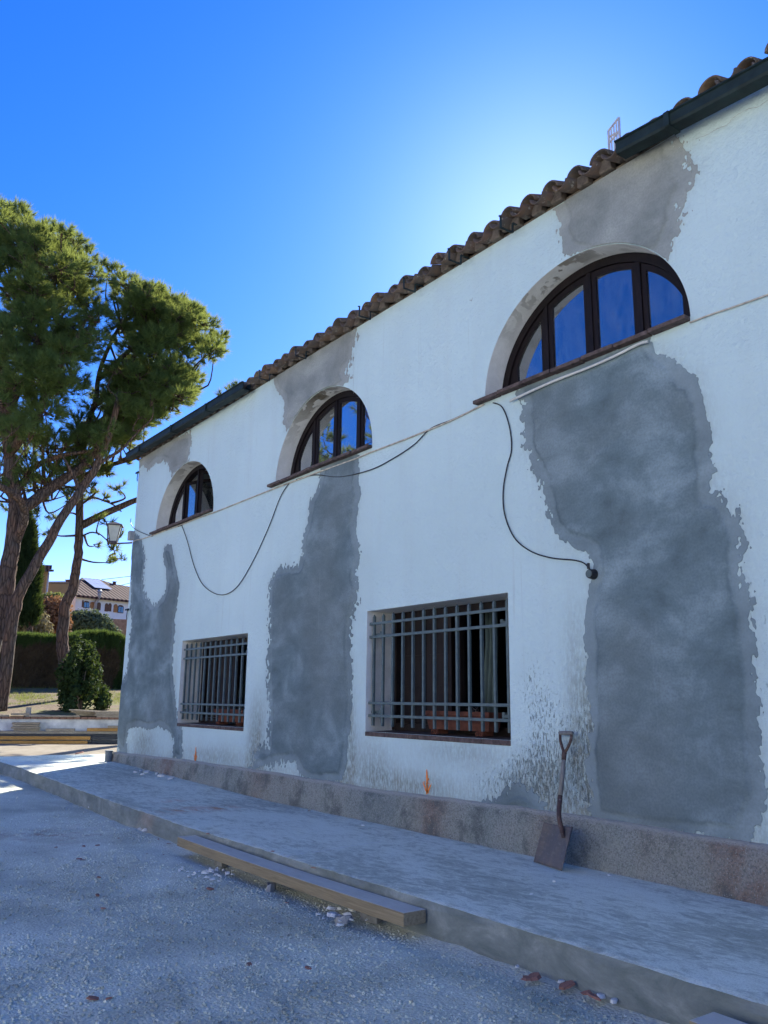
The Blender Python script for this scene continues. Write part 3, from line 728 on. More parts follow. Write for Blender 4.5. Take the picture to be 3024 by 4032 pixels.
for x in cols:
    if crest is None:
        V, F = half_tile(.092, .076, Lt, .014, 1); crest = link('roof_tile', V, F, TILE, roof, True); V, F = half_tile(.080, .098, Lt, .014, -1); chan = link('roof_tile', V, F, TILE, roof, True); a_, b_ = crest, chan
        for o in (crest, chan):
            o.data.polygons.foreach_set('use_smooth', [len(p.vertices) == 4 for p in o.data.polygons])
    else:
        a_ = crest.copy(); b_ = chan.copy()
        for o in (a_, b_): C.objects.link(o); o.parent = roof
    a_.location = (x + random.uniform(-.012, .012), -.13 + random.uniform(-.025, .02), TOP + .062 + random.uniform(-.010, .010))
    a_.rotation_euler = (random.uniform(-.03, .03), random.uniform(-.04, .04), random.uniform(-.05, .05))
    a_.scale = (random.uniform(.9, 1.08), 1, random.uniform(.9, 1.08))
    b_.location = (x + PITCH / 2 + random.uniform(-.012, .012), -.16 + random.uniform(-.025, .02), TOP + .066 + random.uniform(-.008, .008))
    b_.rotation_euler = (random.uniform(-.03, .03), random.uniform(-.04, .04), random.uniform(-.05, .05))
# mortar bedding under the eave tiles
mb = MB()
for x in cols:
    for j in range(2):
        r = random.uniform(.03, .05); cx = x + (.0 if j else PITCH / 2) + random.uniform(-.03, .03)
        if j: mb.box(cx - .06, cx + .06, -.05, .02, TOP + .004, TOP + random.uniform(.09, .12))
        elif random.random() < .35: mb.box(cx - .03, cx + .03, -.10 + random.uniform(-.02, .05), -.02, TOP + .02, TOP + random.uniform(.04, .06))
MORTAR = simple('old_mortar', (.15, .12, .095), .95, .35, 22, .1, .4); o = mb.build('mortar_bedding', MORTAR, roof, bevel=.012); o['kind'] = 'stuff'
# rest of the tiles as one field
V = []; F = []; prof_x = []
for x in cols:
    for i in range(8):
        t_ = i / 8; prof_x.append((x - PITCH / 2 + t_ * PITCH, .085 * math.cos((t_ - .5) * 2 * math.pi)))
rows = []
for c_ in range(8):
    for e_ in (0, 1): rows.append((.18 + (c_ + e_ * .98) * .36, .02 * (1 - e_)))
for d_, st_ in rows:
    for x, h in prof_x: V.append((x, d_ * ex, TOP + .10 + d_ * ez + h + st_))
n = len(prof_x)
for j in range(len(rows) - 1):
    for i in range(n - 1): q = j * n + i; F.append((q, q + 1, q + n + 1, q + n))
o = link('tile_field', V, F, TILE, roof, True); o['kind'] = 'stuff'

# ---- gutters and empty gutter brackets
def gutter(xa, xb, zf, lab, xs_band, endcaps):
    mb = MB(); pr = [(-.10, .095), (-.10, 0), (-.205, 0), (-.215, .018), (-.215, .088), (-.23, .094), (-.23, .104), (-.202, .104), (-.202, .012), (-.112, .012), (-.112, .095)]
    xs_ = list(np.arange(xa, xb, .6)) + [xb]; n = len(pr)
    for x in xs_:
        for y, z in pr: mb.v.append((x, y, zf(x) + z))
    for i in range(len(xs_) - 1):
        for j in range(n): q = i * n + j; r = i * n + (j + 1) % n; mb.f.append((q, r, r + n, q + n))
    g = hp(mb.build('gutter', GUTTER)); g['label'] = lab
    mb = MB()
    for x in endcaps: mb.box(x - .004, x + .004, -.212, -.102, zf(x) + .002, zf(x) + .094)
    if endcaps: mb.build('end_cap', GUTTER, g)
    for x in xs_band:
        mb = MB(); z = zf(x); w = .022
        mb.box(x - w, x + w, -.236, -.218, z - .006, z + .108); mb.box(x - w, x + w, -.23, -.095, z - .010, z - .002); mb.build('joint_band', GUTTER, g, bevel=.003)
    return g
gutter(X0 - .12, -9.72, lambda x: 5.50 - .012 * (x - X0), 'dark green box gutter under the left end of the eave', [-13.6, -12.2, -10.9], [X0 - .11])
gutter(-3.52, X1 + .1, lambda x: 5.455 - .085 * min(max(x + 3.52, 0), 2.0), 'dark green box gutter under the right end of the eave', [-3.06, -1.95, -.6], [-3.51])
for bx_, by_, cc in ((215, 715, c3), (430, 590, c3), (810, 345, c3), (1075, 180, c3), (1345, 20, c3), (140, 1010, c4)):
    p = on_wall(cc[0] + bx_ * cc[2], cc[1] + by_ * cc[2], -.17); x = p[0]
    mb = MB(); w = .011; z = TOP - .085; tk = .005
    mb.box(x - w, x + w, -.245, -.245 + tk, z, z + .115); mb.box(x - w, x + w, -.2395, -.10, z, z + tk); mb.box(x - w, x + w, -.10, -.10 + tk, z, z + .10)
    mb.box(x - w, x + w, -.26, -.2455, z + .108, z + .113); mb.box(x - w, x + w, -.0945, .01, z + .095, z + .10)
    br = hp(mb.build('gutter_bracket', GUTTER)); br.location.y = br.location.y; 

# ---- wall fittings
def wire(name, pts, r, mat, label, cat='cable', y=-.012, sub=6, group=None):
    P = [on_wall(px, py, y) for px, py in pts]; mb = MB(); mb.tube(spline(P, sub), r, 6); o = mb.build(name, mat, None, True); tag(o, label, cat, group); return o
dd = lambda pts: [(x * K, y * K) for x, y in pts]
wire('cable', crop([(790, 780), (835, 790), (950, 735), (1100, 705), (1320, 630), (1490, 570)], 400, 2020, .1447) + [(640, 2093), (700, 2072), (770, 2044), (842, 2018), (960, 1971), (1074, 1926), (1160, 1894), (1300, 1842), (1400, 1806), (1466, 1779), (1600, 1728), (1720, 1680), (1800, 1645), (1905, 1592)], .0085, CREAMWIRE, 'long paint-covered cable clipped along the wall beneath the arched window sills')
wire('cable', [(2716, 1270), (2800, 1238), (2890, 1208), (3024, 1160), (3200, 1095)], .0065, CREAMWIRE, 'short painted cable on the wall to the right of the right arched window')
wire('cable', crop([(160, 2035), (300, 1970), (450, 1905), (600, 1848), (750, 1783), (900, 1708), (960, 1690)], *c4), .011, WHITEWIRE, 'white cable below the sill of the right arched window', y=-.035)
wire('cable', [(700, 2074), (716, 2068)] + dd([(393, 1136), (405, 1170), (420, 1225), (440, 1265), (475, 1285), (510, 1270), (545, 1215), (580, 1140), (605, 1075), (625, 1043)]), .0058, WIRE, 'black wire hanging in a loop between the left and middle arched windows')
wire('cable', dd([(640, 1036), (680, 1026), (735, 1030), (800, 1015), (850, 990), (895, 960), (930, 926), (980, 905), (1040, 876)]), .0058, WIRE, 'black wire sagging to the right from the middle window sill')
wire('cable', dd([(1065, 870), (1085, 880), (1100, 920), (1105, 970), (1095, 1010), (1087, 1060), (1090, 1110), (1110, 1160), (1145, 1190), (1190, 1205), (1240, 1210), (1262, 1217), (1274, 1230)]), .0058, WIRE, 'black wire dropping from the right arched window to a round socket')
wire('cable', crop([(800, 150), (790, 250), (850, 380), (1000, 490), (1320, 620), (1400, 620)], 400, 2020, .1447), .0058, WIRE, 'short black wire curving from the left corner to the left window sill')
# round socket hanging at the wire end
p = on_wall(1278 * K, 1240 * K, -.03); sk = empty('cable_socket', 'black round socket at the end of the black wire beside the largest cement patch', 'socket', p)
mb = MB(); mb.tube([(0, .03, 0), (0, -.03, 0)], [.04, .034], 14); mb.build('body', WIRE, sk, bevel=.004)
mb = MB(); mb.tube([(0, -.03, 0), (0, -.036, 0)], .028, 12); mb.build('face', IRON, sk)
mb = MB(); mb.tube([(-.01, -.02, .04), (-.015, -.015, .08)], .012, 8); mb.build('gland', WIRE, sk)
# iron wall hooks
for q, (px, py) in enumerate(crop([(1005, 130), (930, 1125)], *c2)):
    p = on_wall(px, py, 0); mb = MB(); mb.box(-.07, .06, -.035, -.012, .03, .055); mb.box(-.012, .012, -.012, .002, .03, .055); mb.tube([(.03, -.025, .03), (.03, -.03, -.09), (.06, -.035, -.10), (.06, -.035, -.13)], .008, 6)
    o = mb.build('wall_hook', GUTTER); o.location = p; tag(o, ('small iron hook high on the wall near the corner under the left gutter', 'small iron hook on the white corner strip below the lantern')[q], 'hook')
# drain stub at the corner
mb = MB(); mb.tube([(0, 0, -.05), (0, 0, .16)], .06, 16); mb.tube([(0, 0, .155), (0, 0, .175)], .068, 16)
o = mb.build('drain_pipe', simple('grey_pipe', (.16, .18, .19), .6, .2, 8), None, True, .004); o.location = (X0 - .02, -.12, float(slab_z(-14.2, -.1))); tag(o, 'short grey drain pipe stub standing at the foot of the left corner', 'pipe')
# survey marks in orange spray paint
def arrow(p, h, mat, lab, side=True):
    mb = MB(); r = random.Random(int(h * 1000)); y = -.0075
    def stroke(x0, z0, x1, z1, w):
        n = 14; L = []; Rr = []
        for i in range(n + 1):
            t = i / n; x = x0 + (x1 - x0) * t; z = z0 + (z1 - z0) * t; ww = w * (.5 + .5 * min(1, 4 * t, 4 * (1 - t) + .3)) * r.uniform(.75, 1.25); L.append((x - ww, y, z)); Rr.append((x + ww, y, z))
        b = len(mb.v); mb.v += L + Rr
        for i in range(n): mb.f.append((b + i, b + n + 1 + i, b + n + 2 + i, b + i + 1))
    stroke(0, h, .004, 0, .011); 
    if side: stroke(-.055, .09, 0, .0, .009); stroke(.055, .075, .006, .0, .009)
    for i in range(26):
        x = r.gauss(0, .022); z = r.uniform(-.01, h * .6); s = r.uniform(.002, .006); mb.add([(x - s, y, z - s), (x + s, y, z - s), (x + s, y, z + s * 2), (x - s, y, z + s * 2)], [(0, 1, 2, 3)])
    o = mb.build('painted_mark', mat); o.location = (p[0], 0, p[2]); y2 = 0
    return tag(o, lab, 'paint mark')
arrow(on_wall(1683, 3122), .20, ORANGE, 'orange spray-painted arrow on the wall under the large barred window')
arrow(on_wall(770, 2998), .19, ORANGE, 'orange spray-painted stroke on the wall under the left barred window')
# crack lines
def crack(pts, lab, w=.0016):
    P = [on_wall(*p, -.0045) for p in pts]; Q = spline(P, 10); mb = MB(); L = []; R_ = []
    for i, q in enumerate(Q):
        j = .012 * (fbm(i * .7, 3.1, len(pts)) - .47); ww = w * (.4 + vn(i * .5, 1.7, 3)); d_ = Q[min(i + 1, len(Q) - 1)] - Q[max(i - 1, 0)]; nx, nz = -d_[2], d_[0]; l = math.hypot(nx, nz) + 1e-9
        L.append((q[0] + nx / l * (j + ww), q[1], q[2] + nz / l * (j + ww))); R_.append((q[0] + nx / l * (j - ww), q[1], q[2] + nz / l * (j - ww)))
    n = len(Q); mb.v = L + R_; mb.f = [(i, n + i, n + i + 1, i + 1) for i in range(n - 1)]
    o = hp(mb.build('crack', simple('crack_grey', (.36, .37, .36), .9))); o['label'] = lab
crack(crop([(1240, 510), (1300, 490), (1360, 455), (1420, 430), (1460, 385), (1540, 340), (1600, 325), (1659, 285)], *c4), 'thin crack in the plaster below the right gutter')
crack(crop([(742, 590), (744, 680), (742, 760), (744, 830)], *c3), 'thin vertical crack right of the middle arched window')
# junction box and lantern at the corner
lan = empty('wall_lantern', 'old iron lantern with milky glass on a bracket at the left corner of the house', 'lantern', (X0, 0, 4.0))
dr = np.array([-.68, -.73, 0]) ; base = np.array([0, 0, 0.0])
LC = dr * .36
LMET = simple('brown_lantern_metal', (.07, .05, .045), .5, .4, 20, .5); LGL = M('milky_glass', .35, .4)
LGL.color(LGL.ramp(LGL.noise(9, 4, .6), (.3, (.50, .50, .42)), (.7, (.72, .71, .62)))); LGL.b.inputs['Transmission Weight'].default_value = .25
mb = MB(); mb.tube([dr * .02 + (0, 0, 0), dr * .40 + (0, 0, -.012)], .014, 8); mb.build('bracket_arm', LMET, lan)
mb = MB(); mb.box(-.055, .055, -.09, -.001, .04, .20); jb = mb.build('junction_box', simple('grey_box', (.32, .32, .31), .6, .15, 8), lan, bevel=.008)
ax, ay = np.array([.73, -.68, 0]), -dr
def sq(r, z, rot=.35):
    return [LC + np.array([math.cos(rot + i * math.pi / 2) * r, math.sin(rot + i * math.pi / 2) * r, z]) for i in range(4)]
b0, b1 = sq(.085, .03), sq(.155, .30)
for i in range(4):
    j = (i + 1) % 4; mb = MB(); mb.tube([b0[i], b1[i]], .009, 6); mb.build('corner_post', LMET, lan)
    cn = (b0[i] + b0[j] + b1[i] + b1[j]) / 4; ins_ = lambda p: p + (np.array([LC[0], LC[1], p[2]]) - p) * .07
    q = [ins_(p) for p in (b0[i], b0[j], b1[j], b1[i])]; nrm = np.cross(q[1] - q[0], q[3] - q[0]); nrm /= np.linalg.norm(nrm)
    mb = MB(); mb.add([p for p in q] + [p - nrm * .004 for p in q], [(0, 1, 2, 3), (7, 6, 5, 4), (0, 4, 5, 1), (1, 5, 6, 2), (2, 6, 7, 3), (3, 7, 4, 0)]); mb.build('glass_pane', LGL.m, lan)
r0, r1, r2_ = sq(.20, .30), sq(.195, .315), sq(.03, .37)
mb = MB(); mb.add(r0 + r1 + r2_, [(3, 2, 1, 0)] + [(i, (i + 1) % 4, 4 + (i + 1) % 4, 4 + i) for i in range(4)] + [(4 + i, 4 + (i + 1) % 4, 8 + (i + 1) % 4, 8 + i) for i in range(4)] + [(8, 9, 10, 11)]); mb.build('lantern_roof', LMET, lan)
mb = MB(); mb.add(sq(.10, -.005) + sq(.09, .03), [(3, 2, 1, 0), (4, 5, 6, 7)] + [(i, (i + 1) % 4, 4 + (i + 1) % 4, 4 + i) for i in range(4)]); mb.build('lantern_base', LMET, lan)
mb = MB(); mb.tube([LC + (0, 0, .03), LC + (0, 0, .10), LC + (0, 0, .13), LC + (0, 0, .16)], [.012, .012, .026, .01], 10); mb.build('bulb', WHITEWIRE, lan, True)

# planters and curtain behind the bars
def planter(x, z, w, lab):
    t = empty('flower_trough', lab, 'planter', (x, .20, z))
    mb = MB(); d0, d1, h = .06, .085, .20; w0 = w / 2 - .03; w1 = w / 2
    V = [(-w0, -d0, .04), (w0, -d0, .04), (w0, d0, .04), (-w0, d0, .04), (-w1, -d1, h), (w1, -d1, h), (w1, d1, h), (-w1, d1, h), (-w1 + .015, -d1 + .015, h), (w1 - .015, -d1 + .015, h), (w1 - .015, d1 - .015, h), (-w1 + .015, d1 - .015, h), (-w1 + .02, -d1 + .02, h - .04), (w1 - .02, -d1 + .02, h - .04), (w1 - .02, d1 - .02, h - .04), (-w1 + .02, d1 - .02, h - .04)]
    F = [(3, 2, 1, 0)] + [(a + i, a + (i + 1) % 4, a + 4 + (i + 1) % 4, a + 4 + i) for a in (0, 4, 8) for i in range(4)] + [(12, 13, 14, 15)]
    mb.add(V, F); mb.build('trough', TERRA, t, bevel=.004)
    mb = MB(); mb.box(-w1 - .012, w1 + .012, -d1 - .012, -d1 - .001, h - .035, h + .004); mb.build('rim', TERRA, t, bevel=.004)
    for s in (-1, 1):
        mb = MB(); xx = s * (w0 - .10)
        for q in (-1, 1): mb.tube([(xx + q * .025 + .016 * math.cos(a_), -d0 - .02, .018 + .016 * math.sin(a_)) for a_ in np.linspace(0, 6.0, 12)], .006, 6)
        mb.box(xx - .03, xx + .03, -d0, d0, .0, .039); mb.build('scroll_foot', TERRA, t)
    mb = MB(); r = random.Random(int(w * 100))
    for i in range(9):
        x_ = r.uniform(.1, w1 - .06); mb.tube([(x_, 0, h - .04), (x_ + r.uniform(-.03, .03), r.uniform(-.03, .03), h + .02), (x_ + r.uniform(-.07, .07), r.uniform(-.04, .04), h + r.uniform(.01, .05))], .003, 4)
    mb.build('dry_stem', TWIG, t)
planter(-5.80, RECT[1][2] + .008, .86, 'terracotta flower trough on the sill behind the large grille')
planter(-10.35, RECT[0][2] + .008, .85, 'terracotta flower trough on the sill behind the left grille')
mb = MB(); n = 26
for i in range(n + 1):
    t_ = i / n; x = -5.92 + .17 * t_; y = .60 + .03 * math.sin(t_ * 19)
    for z, sh in ((2.24, 0), (1.9, .0), (1.55, -.04), (1.12, -.07)): mb.v.append((x + sh * (1 - t_ * .3), y, z))
for i in range(n):
    for j in range(3): q = i * 4 + j; mb.f.append((q, q + 4, q + 5, q + 1))
o = mb.build('curtain', simple('faded_green_cloth', (.10, .135, .125), .9, .15, 4), None, True); sd_ = o.modifiers.new('solid', 'SOLIDIFY'); sd_.thickness = .004
tag(o, 'faded green curtain hanging behind the large barred window', 'curtain')
for i in range(9):
    mb = MB(); mb.tube([(-9.95 + .05 * math.sin(i * 2.1), .75 + .03 * i, .95 + i * .055), (-9.35, .62 + .02 * i, 1.02 + i * .075)], .028, 6)
    o = mb.build('timber_stick', BOARD, None, True); tag(o, 'pale stick in the pile seen behind the left barred window', 'stick', 'sticks piled inside the left window')
# rail standing on the roof
rl = empty('roof_railing', 'thin grey metal railing poking up beyond the eave tiles', 'railing', (-4.5, 1.0, 5.85))
RLM = simple('galvanised', (.42, .40, .42), .5, .15, 8, .5)
q = [on_wall(*p, 1.0) - np.array([-4.5, 1.0, 5.85]) for p in crop([(732, 540), (732, 465), (792, 388), (792, 470)], *c4)]
dz = np.array([0, 0, .55])
for a_, b_, nm in ((q[0] - dz, q[1], 'post'), (q[3] - dz, q[2], 'post'), (q[1], q[2], 'top_rail'), (q[0] * .5 + q[1] * .5, q[3] * 1.0, 'brace'), (q[0], q[3], 'mid_rail')):
    mb = MB(); mb.tube([a_, b_], .012, 6); mb.build(nm, RLM, rl)
for t_ in (.25, .5, .75):
    mb = MB(); mb.tube([q[0] + (q[3] - q[0]) * t_ - dz, q[1] + (q[2] - q[1]) * t_], .007, 6); mb.build('baluster', RLM, rl)

# ================================================================== SHOVEL
sc7 = (2080, 2840, 280 / 999)
def s7(x, y): return crop([(x, y)], *sc7)[0]
SB = on_floor(*s7(95, 1990), .252); SBR = on_floor(*s7(490, 2115), .252); SG = on_wall(*s7(533, 165), -.055)
u_ = SBR - SB; SN = np.cross(u_, SG - SB); SN /= np.linalg.norm(SN)
if SN[1] > 0: SN = -SN
def sp(x, y, off=0.): return on_plane(*s7(x, y), SB + SN * off, SN) - SB
shovel = empty('shovel', 'rusty square-mouthed shovel with D handle leaning against the wall beside the large cement patch', 'shovel', SB)
BLADE = mat_rust('rusty_steel', (.10, .092, .095), (.16, .125, .11), .55); RSOCK = mat_rust('rusty_socket', (.055, .032, .03), (.10, .055, .04), .52)
SHAFT = mat_wood('grey_ash_shaft', (.17, .155, .14), (.29, .27, .24), (14, 14, 1.2))
bl, br, trr, tl = sp(95, 1990), sp(490, 2115), sp(655, 1500), sp(265, 1440)
NB = 12; V = []; F = []
for j in range(NB + 1):
    t = j / NB
    for i in range(NB + 1):
        s = i / NB; p = (bl * (1 - s) + br * s) * (1 - t) + (tl * (1 - s) + trr * s) * t
        dish = -.022 * (1 - (2 * s - 1) ** 2) * (.3 + .7 * t) + .03 * max(0, abs(2 * s - 1) - .82) / .18 * (.4 + .6 * t) - .015 * math.exp(-((s - .52) / .10) ** 2) * t * -1.4
        V.append(p + SN * dish + (0, 0, 0.004))
for j in range(NB):
    for i in range(NB): a = j * (NB + 1) + i; F.append((a, a + 1, a + NB + 2, a + NB + 1))
b = link('blade', V, F, BLADE, shovel, True); sdm = b.modifiers.new('solid', 'SOLIDIFY'); sdm.thickness = .004; sdm.offset = 0
mb = MB(); mb.tube(spline([sp(490, 1640, .002), sp(478, 1560, .008), sp(452, 1450, .014), sp(432, 1330, .014), sp(436, 1200, .006), sp(448, 1045, .0)], 5), [.006] * 1 + [.012] * 4 + [.017] * 21, 12); mb.build('socket', RSOCK, shovel, True)
mb = MB(); mb.tube([sp(447, 1055), sp(475, 800), sp(500, 530)], [.0165, .0168, .0155], 12); mb.build('shaft', SHAFT, shovel, True)
mb = MB(); mb.tube([sp(498, 545), sp(507, 430)], [.017, .018], 12); mb.tube(spline([sp(505, 450), sp(478, 370), sp(452, 280), sp(447, 190), sp(452, 155)], 5), .0105, 8, True, .7); mb.tube(spline([sp(509, 450), sp(560, 360), sp(595, 270), sp(607, 190), sp(610, 155)], 5), .0105, 8, True, .7); mb.build('handle_fork', RSOCK, shovel, True)
mb = MB(); mb.tube([sp(440, 165), sp(450, 165), sp(530, 166), sp(600, 166), sp(620, 166)], [.012, .0145, .0165, .0145, .012], 12); mb.build('grip', SHAFT, shovel, True)

# ================================================================== PLANKS
def plank(name, A, B, width, th, label, zA, zB):
    """A,B: front top corners (x,y) at ends; width towards the wall"""
    A = np.array([*A, zA]); B = np.array([*B, zB]); L = B - A; w = np.array([-L[1], L[0], 0]); w = w / np.linalg.norm(w) * width
    o = empty(name, label, 'plank', A); N = 16; V = []; F = []
    prof = [(0, 0), (0, -th), (1, -th), (1, 0)]
    for i in range(N + 1):
        t = i / N; bow = .010 * math.sin(t * math.pi)
        for a, z in prof: V.append(L * t + w * a + (0, 0, z - bow))
    for i in range(N):
        for j in range(4): q = i * 4 + j; r = i * 4 + (j + 1) % 4; F.append((q, r, r + 4, q + 4))
    F += [(3, 2, 1, 0), (N * 4, N * 4 + 1, N * 4 + 2, N * 4 + 3)]
    me = link(name, V, F, PLANK); C.objects.unlink(me); bpy.data.objects.remove(o)
    C.objects.link(me); me.location = A; tag(me, label, 'plank')
    bv = me.modifiers.new('bevel', 'BEVEL'); bv.width = .005; bv.segments = 2; bv.limit_method = 'ANGLE'; return me
plank('timber_plank', (-7.19, -1.835), (-4.05, -1.80), .165, .075, 'long thick dusty timber plank lying along the pavement edge', .215, .205)
plank('timber_plank', (-2.17, -1.87), (-.6, -1.86), .165, .06, 'end of a timber plank beside the pavement edge at the bottom right corner', .195, .2)
GCHIP0 = simple('grey_offcut', (.24, .23, .21), .9, .3, 20, .1, .3)
for i, (x, lab) in enumerate(((-6.6, 'grey offcut propping the far end of the long plank'), (-4.5, 'grey offcut propping the near end of the long plank'), (-1.6, 'grey offcut under the plank at bottom right'))):
    mb = MB(); mb.box(-.07, .07, -.03, .03, 0, .062); o = mb.build('brick_offcut', GCHIP0, bevel=.006); o.location = (x, -1.70, gz(x, 0) - .012); o.rotation_euler.z = .2 * i; tag(o, lab, 'brick')

# ================================================================== DEBRIS AND GRAVEL
def chip(r, flat=.35, n=7):
    V = []; 
    for k, z in ((0, 0), (1, flat)):
        for i in range(n):
            a = 2 * math.pi * i / n; q = r.uniform(.65, 1.1) * (1 if k == 0 else .86); V.append((q * math.cos(a), q * .75 * math.sin(a), z * r.uniform(.8, 1.1)))
    return V, [tuple(range(n - 1, -1, -1)), tuple(range(n, 2 * n))] + [(i, (i + 1) % n, n + (i + 1) % n, n + i) for i in range(n)]
REDCHIP = simple('broken_red_tile', (.30, .15, .11), .95, .45, 30, .1, .3); WCHIP = simple('broken_plaster', (.66, .65, .62), .9, .15, 30, .15, .3); GCHIP = simple('broken_stone', (.32, .31, .29), .9, .3, 30, .15, .3)
chips = {}
for nm, mt, fl in (('tile_fragment', REDCHIP, .22), ('plaster_fragment', WCHIP, .45), ('stone_fragment', GCHIP, .7)):
    for q in range(4):
        V, F = chip(random.Random(q + 5), fl); me = bpy.data.meshes.new(nm); me.from_pydata(V, [], F); me.materials.append(mt); me.update(); chips[nm, q] = me
def put_chip(nm, x, y, z, s, label, group, cat):
    o = bpy.data.objects.new(nm, chips[nm, random.randrange(4)]); C.objects.link(o); o.location = (x, y, z - .15 * s * .2); o.scale = (s, s * random.uniform(.6, 1), s)
    o.rotation_euler = (random.uniform(-.2, .2), random.uniform(-.2, .2), random.uniform(0, 6.28)); tag(o, label, cat, group)
RED = [(425, 798), (450, 855), (245, 590), (425, 582), (440, 540), (520, 552), (360, 645), (345, 640), (640, 617), (712, 622), (690, 555), (735, 575), (985, 1142), (1085, 1100), (1345, 1115), (405, 1245), (475, 1245), (1250, 830), (915, 770), (365, 585), (430, 720), (850, 770)]
for q, (x, y) in enumerate(RED):
    p = on_floor(*crop([(x, y)], *c7)[0], .08); put_chip('tile_fragment', p[0], p[1], gz(p[0], p[1]) + .004, random.uniform(.012, .034) * (1.2 if q < 8 else 1), 'small broken red tile piece lying on the grey gravel ground', 'red tile pieces on the gravel', 'rubble')
for x, y in ((690, 1075), (930, 1135), (720, 1068), (850, 1105), (960, 1150)):
    p = on_floor(*crop([(x, y)], *c8)[0], .08); put_chip('tile_fragment', p[0], p[1], gz(p[0], 0) + .01, random.uniform(.03, .06), 'broken tile lump lying against the foot of the pavement edge', 'tile lumps along the pavement foot', 'rubble')
for x, y in ((650, 1025), (827, 1085), (985, 1145), (1040, 1165), (1300, 1205), (440, 935)):
    p = on_floor(*crop([(x, y)], *c8)[0], .08); put_chip('plaster_fragment', p[0], p[1], gz(p[0], 0) + .004, random.uniform(.018, .036), 'pale plaster lump lying against the foot of the near pavement edge', 'plaster lumps along the near pavement foot', 'rubble')
for x, y in ((400, 432), (582, 497), (640, 520), (612, 512), (430, 442), (170, 338), (140, 340), (355, 415), (260, 380)):
    p = on_floor(*crop([(x, y)], *c7)[0], .09); put_chip('plaster_fragment', p[0], p[1], gz(p[0], 0) + .01, random.uniform(.03, .06), 'white plaster lump at the foot of the far pavement edge', 'plaster lumps along the far pavement foot', 'rubble')
for i in range(46):
    x, y = random.gauss(885, 85), random.gauss(695, 24); p = on_floor(*crop([(x, y)], *c7)[0], .08); put_chip('plaster_fragment', p[0], p[1], gz(p[0], 0) + .004, random.choice([.010, .014, .02, .03]), 'small white plaster crumb in the pale scatter in front of the long plank', 'white crumbs before the plank', 'rubble')
for i in range(26):
    x, y = random.gauss(1490, 60), random.gauss(870, 28); p = on_floor(*crop([(x, y)], *c7)[0], .08); put_chip('plaster_fragment', p[0], p[1], gz(p[0], 0) + .004, random.choice([.012, .018, .03, .04]), 'white plaster crumb by the near end of the long plank', 'white crumbs by the plank end', 'rubble')
for x, y in ((570, 233), (600, 243), (612, 256), (640, 262), (655, 250), (685, 268), (700, 275), (745, 283), (620, 270), (590, 262), (720, 262)):
    p = on_floor(*crop([(x, y)], *c7)[0], .34); put_chip('plaster_fragment', p[0], p[1], float(slab_z(p[0], p[1])), random.uniform(.03, .07), 'white plaster lump on the pavement below the left barred window', 'plaster lumps on the pavement by the plinth', 'rubble')
for x, y, nm in ((1190, 597, 'tile_fragment'), (1365, 670, 'tile_fragment'), (905, 520, 'tile_fragment'), (1345, 428, 'stone_fragment'), (345, 188, 'tile_fragment'), (1580, 490, 'plaster_fragment')):
    p = on_floor(*crop([(x, y)], *c7)[0], .27); big = x == 345
    if big: put_chip(nm, p[0], p[1], float(slab_z(p[0], p[1])) - .06, .11, 'red brick lump on the sunlit pavement beyond the corner', None, 'rubble')
    else: put_chip(nm, p[0], p[1], float(slab_z(p[0], p[1])), .022, 'tiny loose fragment on the dusty pavement', 'loose fragments on the pavement', 'rubble')
for x, y in ((800, 686), (708, 737), (1020, 660)):
    p = on_floor(*crop([(x, y)], *c8)[0], .25); put_chip('plaster_fragment', p[0], p[1], float(slab_z(p[0], p[1])), .018, 'tiny white crumb on the pavement near the shovel', 'white crumbs near the shovel', 'rubble')
for x, y, s, lb in ((1180, 765, .07, 'largest grey stone lump, half buried beside the middle of the long plank'), (1500, 905, .06, 'grey stone lump half buried near the close end of the long plank'), (1055, 805, .03, 'smallest grey stone lump in the gravel left of the large one')):
    p = on_floor(*crop([(x, y)], *c7)[0], .08); put_chip('stone_fragment', p[0], p[1], gz(p[0], 0) - .01, s, lb, 'stone lumps near the plank', 'rubble')
# gravel: one mass of small stones
def stones(n, xr, yr, smin, smax, dens):
    x = RNG.uniform(*xr, n); y = RNG.uniform(*yr, n); k = dens(x, y) > RNG.random(n); return x[k], y[k], RNG.uniform(smin, smax, k.sum()) * RNG.choice([.7, 1, 1, 1.5], k.sum())
def gdens(x, y): return np.clip(1.25 - np.hypot(x + 2.0, y + 3.6) / 7.5, .05, 1) * np.clip((fbm(x * 1.1, y * 1.1, 33) - .28) * 3.2, .08, 1)
gx, gy, gs = stones(150000, (-13, 1.6), (-6.4, -1.66), .004, .0085, gdens)
oct_ = np.array([(1, 0, 0), (-1, 0, 0), (0, 1, 0), (0, -1, 0), (0, 0, 1), (0, 0, -1)], float)
of_ = np.array([(0, 2, 4), (2, 1, 4), (1, 3, 4), (3, 0, 4), (2, 0, 5), (1, 2, 5), (3, 1, 5), (0, 3, 5)])
n = len(gx); J = RNG.uniform(.6, 1.25, (n, 6, 1)) * oct_[None] ; A_ = RNG.uniform(0, 6.28, n); ca, sa = np.cos(A_), np.sin(A_)
tl_ = RNG.uniform(-.6, .6, n); J = np.stack([J[..., 0], J[..., 1] * np.cos(tl_)[:, None] - J[..., 2] * np.sin(tl_)[:, None], J[..., 1] * np.sin(tl_)[:, None] + J[..., 2] * np.cos(tl_)[:, None]], -1)
Vg = np.stack([J[..., 0] * ca[:, None] - J[..., 1] * sa[:, None], J[..., 0] * sa[:, None] + J[..., 1] * ca[:, None], J[..., 2] * .75], -1) * gs[:, None, None] + np.stack([gx, gy, ground_z(gx, gy) + gs * .25], -1)[:, None]
Tg = (of_[None] + (np.arange(n) * 6)[:, None, None]).reshape(-1, 3)
